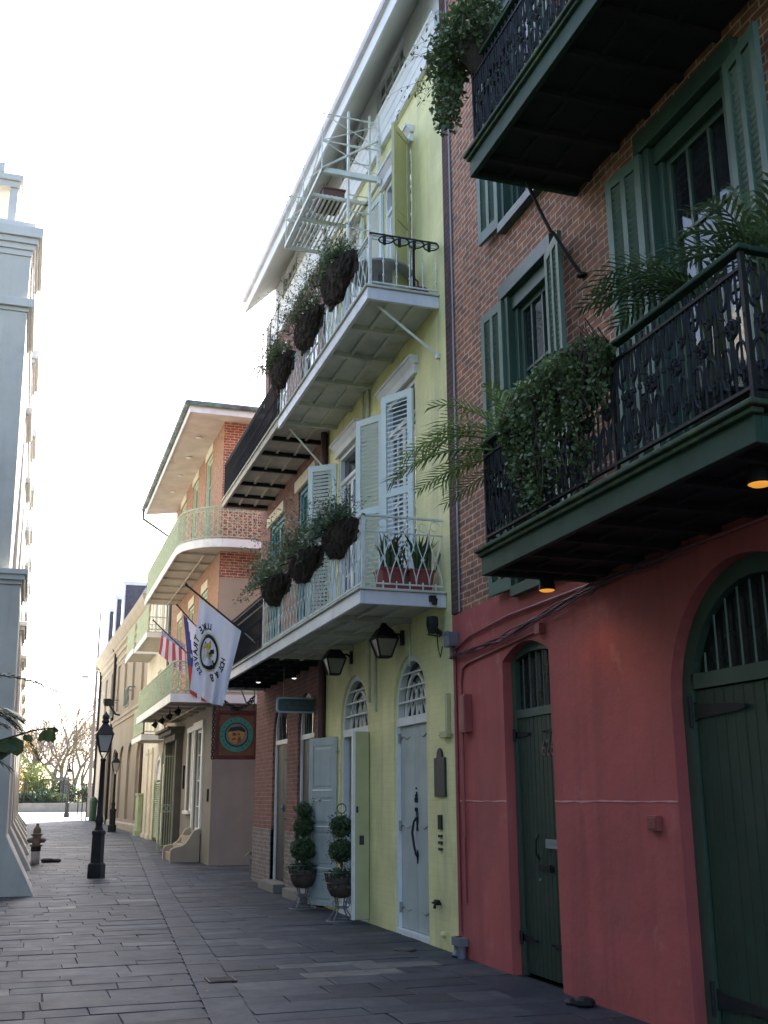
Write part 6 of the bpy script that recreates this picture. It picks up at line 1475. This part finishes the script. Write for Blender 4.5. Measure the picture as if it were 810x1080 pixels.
street_lamp((2.75,75.5,gz(75.5)),'farthest black street lamp out on the sunlit plaza')
t=thing('fire_hydrant',(.38,28.9,gz(28.9)),'weathered brown fire hydrant beside the church buttress','hydrant'); x,y,z=t.location
mb=MB(); mb.lathe([(.11,-.05),(.105,.3)],(x,y,z),14); build('standpipe',mb,silver,t,smooth=True)
mb=MB(); mb.lathe([(.15,.42),(.15,.45),(.1,.46),(.1,.66),(.14,.68),(.14,.71),(.1,.73),(.09,.82),(.05,.89),(.035,.9),(.035,.96)],(x,y,z),14)
for sx in (-1,1): mb.tube([(x+sx*.09,y,z+.56),(x+sx*.2,y,z+.56)],[.065,.06],8); mb.tube([(x+sx*.2,y,z+.56),(x+sx*.23,y,z+.56)],.035,6)
mb.tube([(x,y-.09,z+.53),(x,y-.2,z+.53)],[.08,.075],8); build('barrel',mb,rust,t)
mb=MB(); mb.lathe([(.11,.3),(.12,.31),(.12,.42),(.11,.43)],(x,y,z),14); build('collar',mb,black_iron,t)
mb=MB(); rg=random.Random(4); c=(.8,29.4,gz(29.4))
mb.lathe([(.0,0),(.13,.0),(.16,.05),(.12,.1),(.04,.12),(0,.12)],(c[0]-.12,c[1],c[2]),10); mb.lathe([(.0,0),(.12,.0),(.15,.04),(.1,.09),(0,.1)],(c[0]+.08,c[1]+.05,c[2]),10)
solo('sandbag',mb,dark_iron,'low dark sandbag lying on the paving beside the hydrant','sandbag',c,smooth=True)
t=thing('waste_bin',(3.88,66.6,gz(66.6)),'dark green waste bin at the far end of the alley','bin'); x,y,z=t.location
mb=MB(); mb.lathe([(.2,0),(.23,1.0),(.25,1.02)],(x,y,z),16); build('drum',mb,bin_green,t)
mb=MB(); mb.lathe([(.26,1.02),(.26,1.1),(.18,1.28),(.08,1.36),(.0,1.37)],(x,y,z),16); build('lid',mb,bin_green,t)
for k,(xx,yy) in enumerate(((3.1,68.2),(3.35,68.3),(3.6,68.4))):
    mb=MB(); z=gz(yy); mb.lathe([(.05,0),(.035,.1),(.03,1.45),(.05,1.5),(.0,1.62)],(xx,yy,z),8)
    solo('iron_bollard',mb,black_iron,('left','middle','right')[k]+' slim iron post of the three closing the far end of the alley','bollard',(xx,yy,z),'iron posts at the alley mouth')
t=thing('utility_pole',(4.0,75.2,gz(75)),'tall slender utility pole rising beyond the end of the alley','pole'); mb=MB(); mb.tube([(4.1,75.2,.4),(4.08,75.2,7),(4.06,75.2,15.5)],[.15,.1,.04],8); build('mast',mb,M('pole_grey_brown',(.1,.085,.085),.8),t)
mb=MB(); mb.tube([(3.83,75.2,9.6),(3.45,75.0,9.75)],.04,6); mb.lathe([(.0,.12),(.2,.08),(.26,-.05),(.2,-.12),(0,-.14)],(3.3,75,9.65),10); build('lamp_head',mb,grey_metal,t)
# drain covers in the paving
def cover(name,loc,label,rx,ry,rnd):
    mb=MB(); x,y=loc; z=gz(y)+.014
    if rnd: mb.lathe([(rx,-.01),(rx,.0),(rx-.015,.004),(.0,.004)],(x,y,z),24)
    else:
        mb.box(x-rx,x+rx,y-ry,y+ry,z-.01,z)
        for k in range(7): mb.box(x-rx+.02,x+rx-.02,y-ry+.02+k*(2*ry-.04)/7,y-ry+.02+(k+.5)*(2*ry-.04)/7,z,z+.004)
    solo(name,mb,M(name+'_iron',(.045,.038,.034),.6,.25,12),label,'drain cover',(x,y,z))
cover('drain_grate',(1.84,10.45),'square iron drain grate beside the channel in the paving',.13,.14,False)
cover('manhole_cover',(4.08,11.75),'round rusty cover in the paving before the yellow house',.13,.13,True)
mb=MB(); mb.hexa([(-.62,9.62,.012),(-.55,9.6,.012),(-.55,9.66,.012),(-.62,9.68,.012)],[(-.62,9.62,.018),(-.55,9.6,.02),(-.55,9.66,.02),(-.62,9.68,.018)]); solo('paper_scrap',mb,paper,'scrap of white paper lying on the paving at lower left','litter',(-.58,9.65,.012))

mb=MB(); rg=random.Random(123)
for k in range(260):
    yy=rg.uniform(5.,30); xx=rg.choice((4.46-abs(rg.gauss(0,.12)),4.46-abs(rg.gauss(0,.12)),gut(yy)+rg.gauss(.17,.2),rg.uniform(0,4.3)))
    q=Vector((xx,yy,gz(yy)+.012)); a=rg.uniform(0,6.28); d=Vector((math.cos(a),math.sin(a),rg.uniform(0,.25)))*rg.uniform(.018,.045); u=Vector((-d.y,d.x,rg.uniform(0,.01)))*.35
    mb.add([q,q+d*.5+u,q+d,q+d*.5-u],[(0,1,2,3)],rg.random())
o=build('fallen_leaves',mb,M('dry_leaf',(.14,.10,.05),.8,.3,9,tone=.6),kind='stuff'); o['label']='scattered dry leaves on the paving and along the wall foot'; o['category']='leaves'

# ================================================================== SQUARE BEYOND
mb=MB(); zb=gz(93); mb.box(-40,40,93,93.5,zb-.1,zb+.62); mb.box(-40.02,40.02,92.94,93.56,zb+.621,zb+.72); solo('planter_wall',mb,kerb_m,'low grey stone wall along the far side of the sunlit plaza','wall',(2,93.2,zb))
mb=MB()
k=-12.
while k<14: mb.tube([(k,93.3,zb+.72),(k,93.3,zb+2.35)],.016,4,cap=False); k+=.16
for z_ in (.85,2.2): mb.bar((-12,93.3,zb+z_),(14,93.3,zb+z_),.05)
for k in range(-12,15,3): mb.box(k-.06,k+.06,93.24,93.36,zb+.72,zb+2.6)
solo('iron_fence',mb,black_iron,'black iron railing standing on the low stone wall of the square','fence',(2,93.3,zb+.72))
mb=MB(); mb.box(2.2,3.6,98,98.9,3.3,3.5); mb.hexa([(1.2,97.6,3.2),(3.8,97.6,3.2),(3.8,99.2,3.2),(1.2,99.2,3.2)],[(1.2,97.6,3.38),(3.8,97.6,3.38),(3.8,99.2,3.38),(1.2,99.2,3.38)]); mb.box(2.9,3.5,98,98.6,1.2,3.19)
solo('garden_kiosk',mb,M('kiosk_grey',(.16,.15,.15),.8),'small grey flat roofed kiosk among the shrubs of the square','kiosk',(2.6,98,1.2))
def bare_tree(loc,label,seed,H,kind=None,leafn=0,spread=.5):
    rg=random.Random(seed); t=thing('winter_tree',loc,label,'tree','trees in the square beyond the alley'); mb=MB(); tips=[]
    def grow(p,d,L,r,lev):
        n=4; pts=[p]; q=p; dd=d
        for k in range(n):
            dd=(dd+Vector((rg.gauss(0,.13),rg.gauss(0,.13),rg.gauss(.04,.08)))).normalized(); q=q+dd*L/n; pts.append(q)
        tt=trunk if lev<=1 else mb
        tt.tube(pts,[max(.011,r*(1-.4*k/n)) for k in range(n+1)],6 if lev<2 else 3,cap=False)
        if lev>=6 or r<.0045: tips.append(q); return
        for k in range(rg.choice((2,3,3)) if lev<3 else 3):
            a=rg.uniform(0,6.28); s=rg.uniform(.35,.8)*spread*1.6; o=dd.orthogonal().normalized(); o=Matrix.Rotation(a,3,dd)@o
            grow(pts[rg.choice((2,3,4,4))],(dd+o*s).normalized(),L*rg.uniform(.62,.82),r*rg.uniform(.5,.66),lev+1)
    trunk=MB(); grow(Vector((loc[0],loc[1],loc[2]-.1)),Vector((rg.gauss(0,.05),0,1)),H*.3,H*.024,0)
    build('trunk',trunk,bark,t); build('branches',mb,bark,t)
    if leafn:
        lm=MB()
        for p in tips:
            if rg.random()<.8: leaves(lm,p,(.5,.5,.4),leafn,.22,rg,0,.1,.6)
        build('crown',lm,kind,t)
TR=[((-2.6,104,1.2),'bare brown tree at the left of the square beside the church',71,9.5,leafY,4),((.2,108,1.2),'russet topped bare tree in the square left of centre',72,10,None,0),((3.,105,1.2),'pale grey bare tree spreading in the middle of the square',73,11,None,0),((5.2,103,1.2),'bare reddish tree in the square nearest the tan hall',74,9,leafY,1),((1.2,118,1.3),'tall distant bare tree at the back of the square',75,12,None,0),((4.6,116,1.3),'tall bare tree at the back of the square behind the pole',76,12,None,0),((-1.2,113,1.3),'slim distant bare tree beside the church corner',77,10.5,None,0),((3.,122,1.3),'broad distant bare tree at the very back of the square',78,12,None,0),((6.2,110,1.2),'reddish twiggy tree behind the end of the tan hall',79,10,None,0),((-.2,121,1.3),'faint far bare tree behind the autumn shrub',80,11.5,None,0),((2.,100.5,1.2),'small many twigged tree just behind the railing',89,8,None,0)]
for a in TR: bare_tree(*a,spread=.55)
def shrub(loc,label,seed,rad,mat,n=900,size=.2):
    rg=random.Random(seed); t=thing('garden_shrub',loc,label,'shrub','shrubs in the square beyond the alley'); mb=MB()
    for k in range(6): mb.tube([loc,(loc[0]+rg.gauss(0,rad[0]*.4),loc[1]+rg.gauss(0,rad[1]*.4),loc[2]+rad[2]*1.3)],[.04,.01],4)
    build('stems',mb,twig,t); mb=MB()
    for k in range(7): leaves(mb,(loc[0]+rg.gauss(0,rad[0]*.45),loc[1]+rg.gauss(0,rad[1]*.4),loc[2]+rad[2]*rg.uniform(.5,1.35)),(rad[0]*.55,rad[1]*.6,rad[2]*.5),n//5,size,rg,0,.3,.6)
    build('foliage',mb,mat,t)
SH=[((1.2,97.5,1.1),'broad yellow green shrub lit by sun in the middle of the square',81,(1.9,1.4,2.0),leafL,2600),((-.9,97,1.1),'ochre autumn shrub beside the church corner',82,(1.2,1.2,2.3),leafY,1500),((.3,95.4,1.1),'low dark green bush behind the railing on the left',83,(1.2,.9,.8),leafB,1700),((1.6,95.3,1.1),'low dark green bush behind the railing near the far lamp',84,(1.1,.9,.9),leafB,1700),((3.6,99.5,1.1),'dark evergreen bush behind the kiosk',85,(1.5,1.1,1.3),leafB,1700),((5.4,98,1.1),'dark green bush beside the utility pole',86,(1.2,1.1,1.3),leafB,1500),((2.7,95.2,1.1),'small grey green bush just right of the far lamp',87,(.8,.7,.6),leafC,900),((-.3,101,1.1),'pale yellow green bush at the back beside the church',88,(1.6,1.3,2.6),leafL,1800)]
for a in SH: shrub(*a)

# ================================================================== CAMERA, LIGHT
cam=bpy.data.cameras.new('camera'); co=bpy.data.objects.new('camera',cam); col.objects.link(co); sc.camera=co
yaw,pitch,roll=R(18.19575),R(15.10667),R(.25)
f=Vector((math.sin(yaw)*math.cos(pitch),math.cos(yaw)*math.cos(pitch),math.sin(pitch))); r_=Vector((math.cos(yaw),-math.sin(yaw),0)); u=r_.cross(f)
rr_=r_*math.cos(roll)-u*math.sin(roll); uu=u*math.cos(roll)+r_*math.sin(roll)
co.matrix_world=Matrix(((rr_.x,uu.x,-f.x,0),(rr_.y,uu.y,-f.y,0),(rr_.z,uu.z,-f.z,1.6),(0,0,0,1)))
cam.sensor_fit='VERTICAL'; cam.sensor_height=36; cam.lens=36*1120/1080; cam.clip_end=3000; cam.clip_start=.05
sc.render.resolution_x=768; sc.render.resolution_y=1024
AZ,EL=R(28),R(40)     # sun azimuth clockwise from +Y
w=bpy.data.worlds.new('World'); sc.world=w; w.use_nodes=True; nt=w.node_tree; bg=nt.nodes['Background']
sky=nt.nodes.new('ShaderNodeTexSky'); sky.sky_type='NISHITA'; sky.sun_disc=False; sky.sun_elevation=EL; sky.sun_rotation=AZ
sky.air_density=.75; sky.dust_density=2.6; sky.ozone_density=.4; sky.altitude=0
nt.links.new(sky.outputs[0],bg.inputs[0]); bg.inputs[1].default_value=.15
sl=bpy.data.lights.new('sun','SUN'); sl.energy=4.; sl.angle=R(.5); sl.color=(1,.95,.87); so=bpy.data.objects.new('sun',sl); col.objects.link(so)
sd=Vector((math.sin(AZ)*math.cos(EL),math.cos(AZ)*math.cos(EL),math.sin(EL))); so.rotation_euler=sd.to_track_quat('Z','Y').to_euler(); so.location=(0,0,40)
vs=sc.view_settings; vs.view_transform='Standard'; vs.look='None'; vs.exposure=2.25; vs.gamma=1; vs.use_curve_mapping=False
sc.cycles.max_bounces=6; sc.cycles.diffuse_bounces=4; sc.cycles.transparent_max_bounces=8
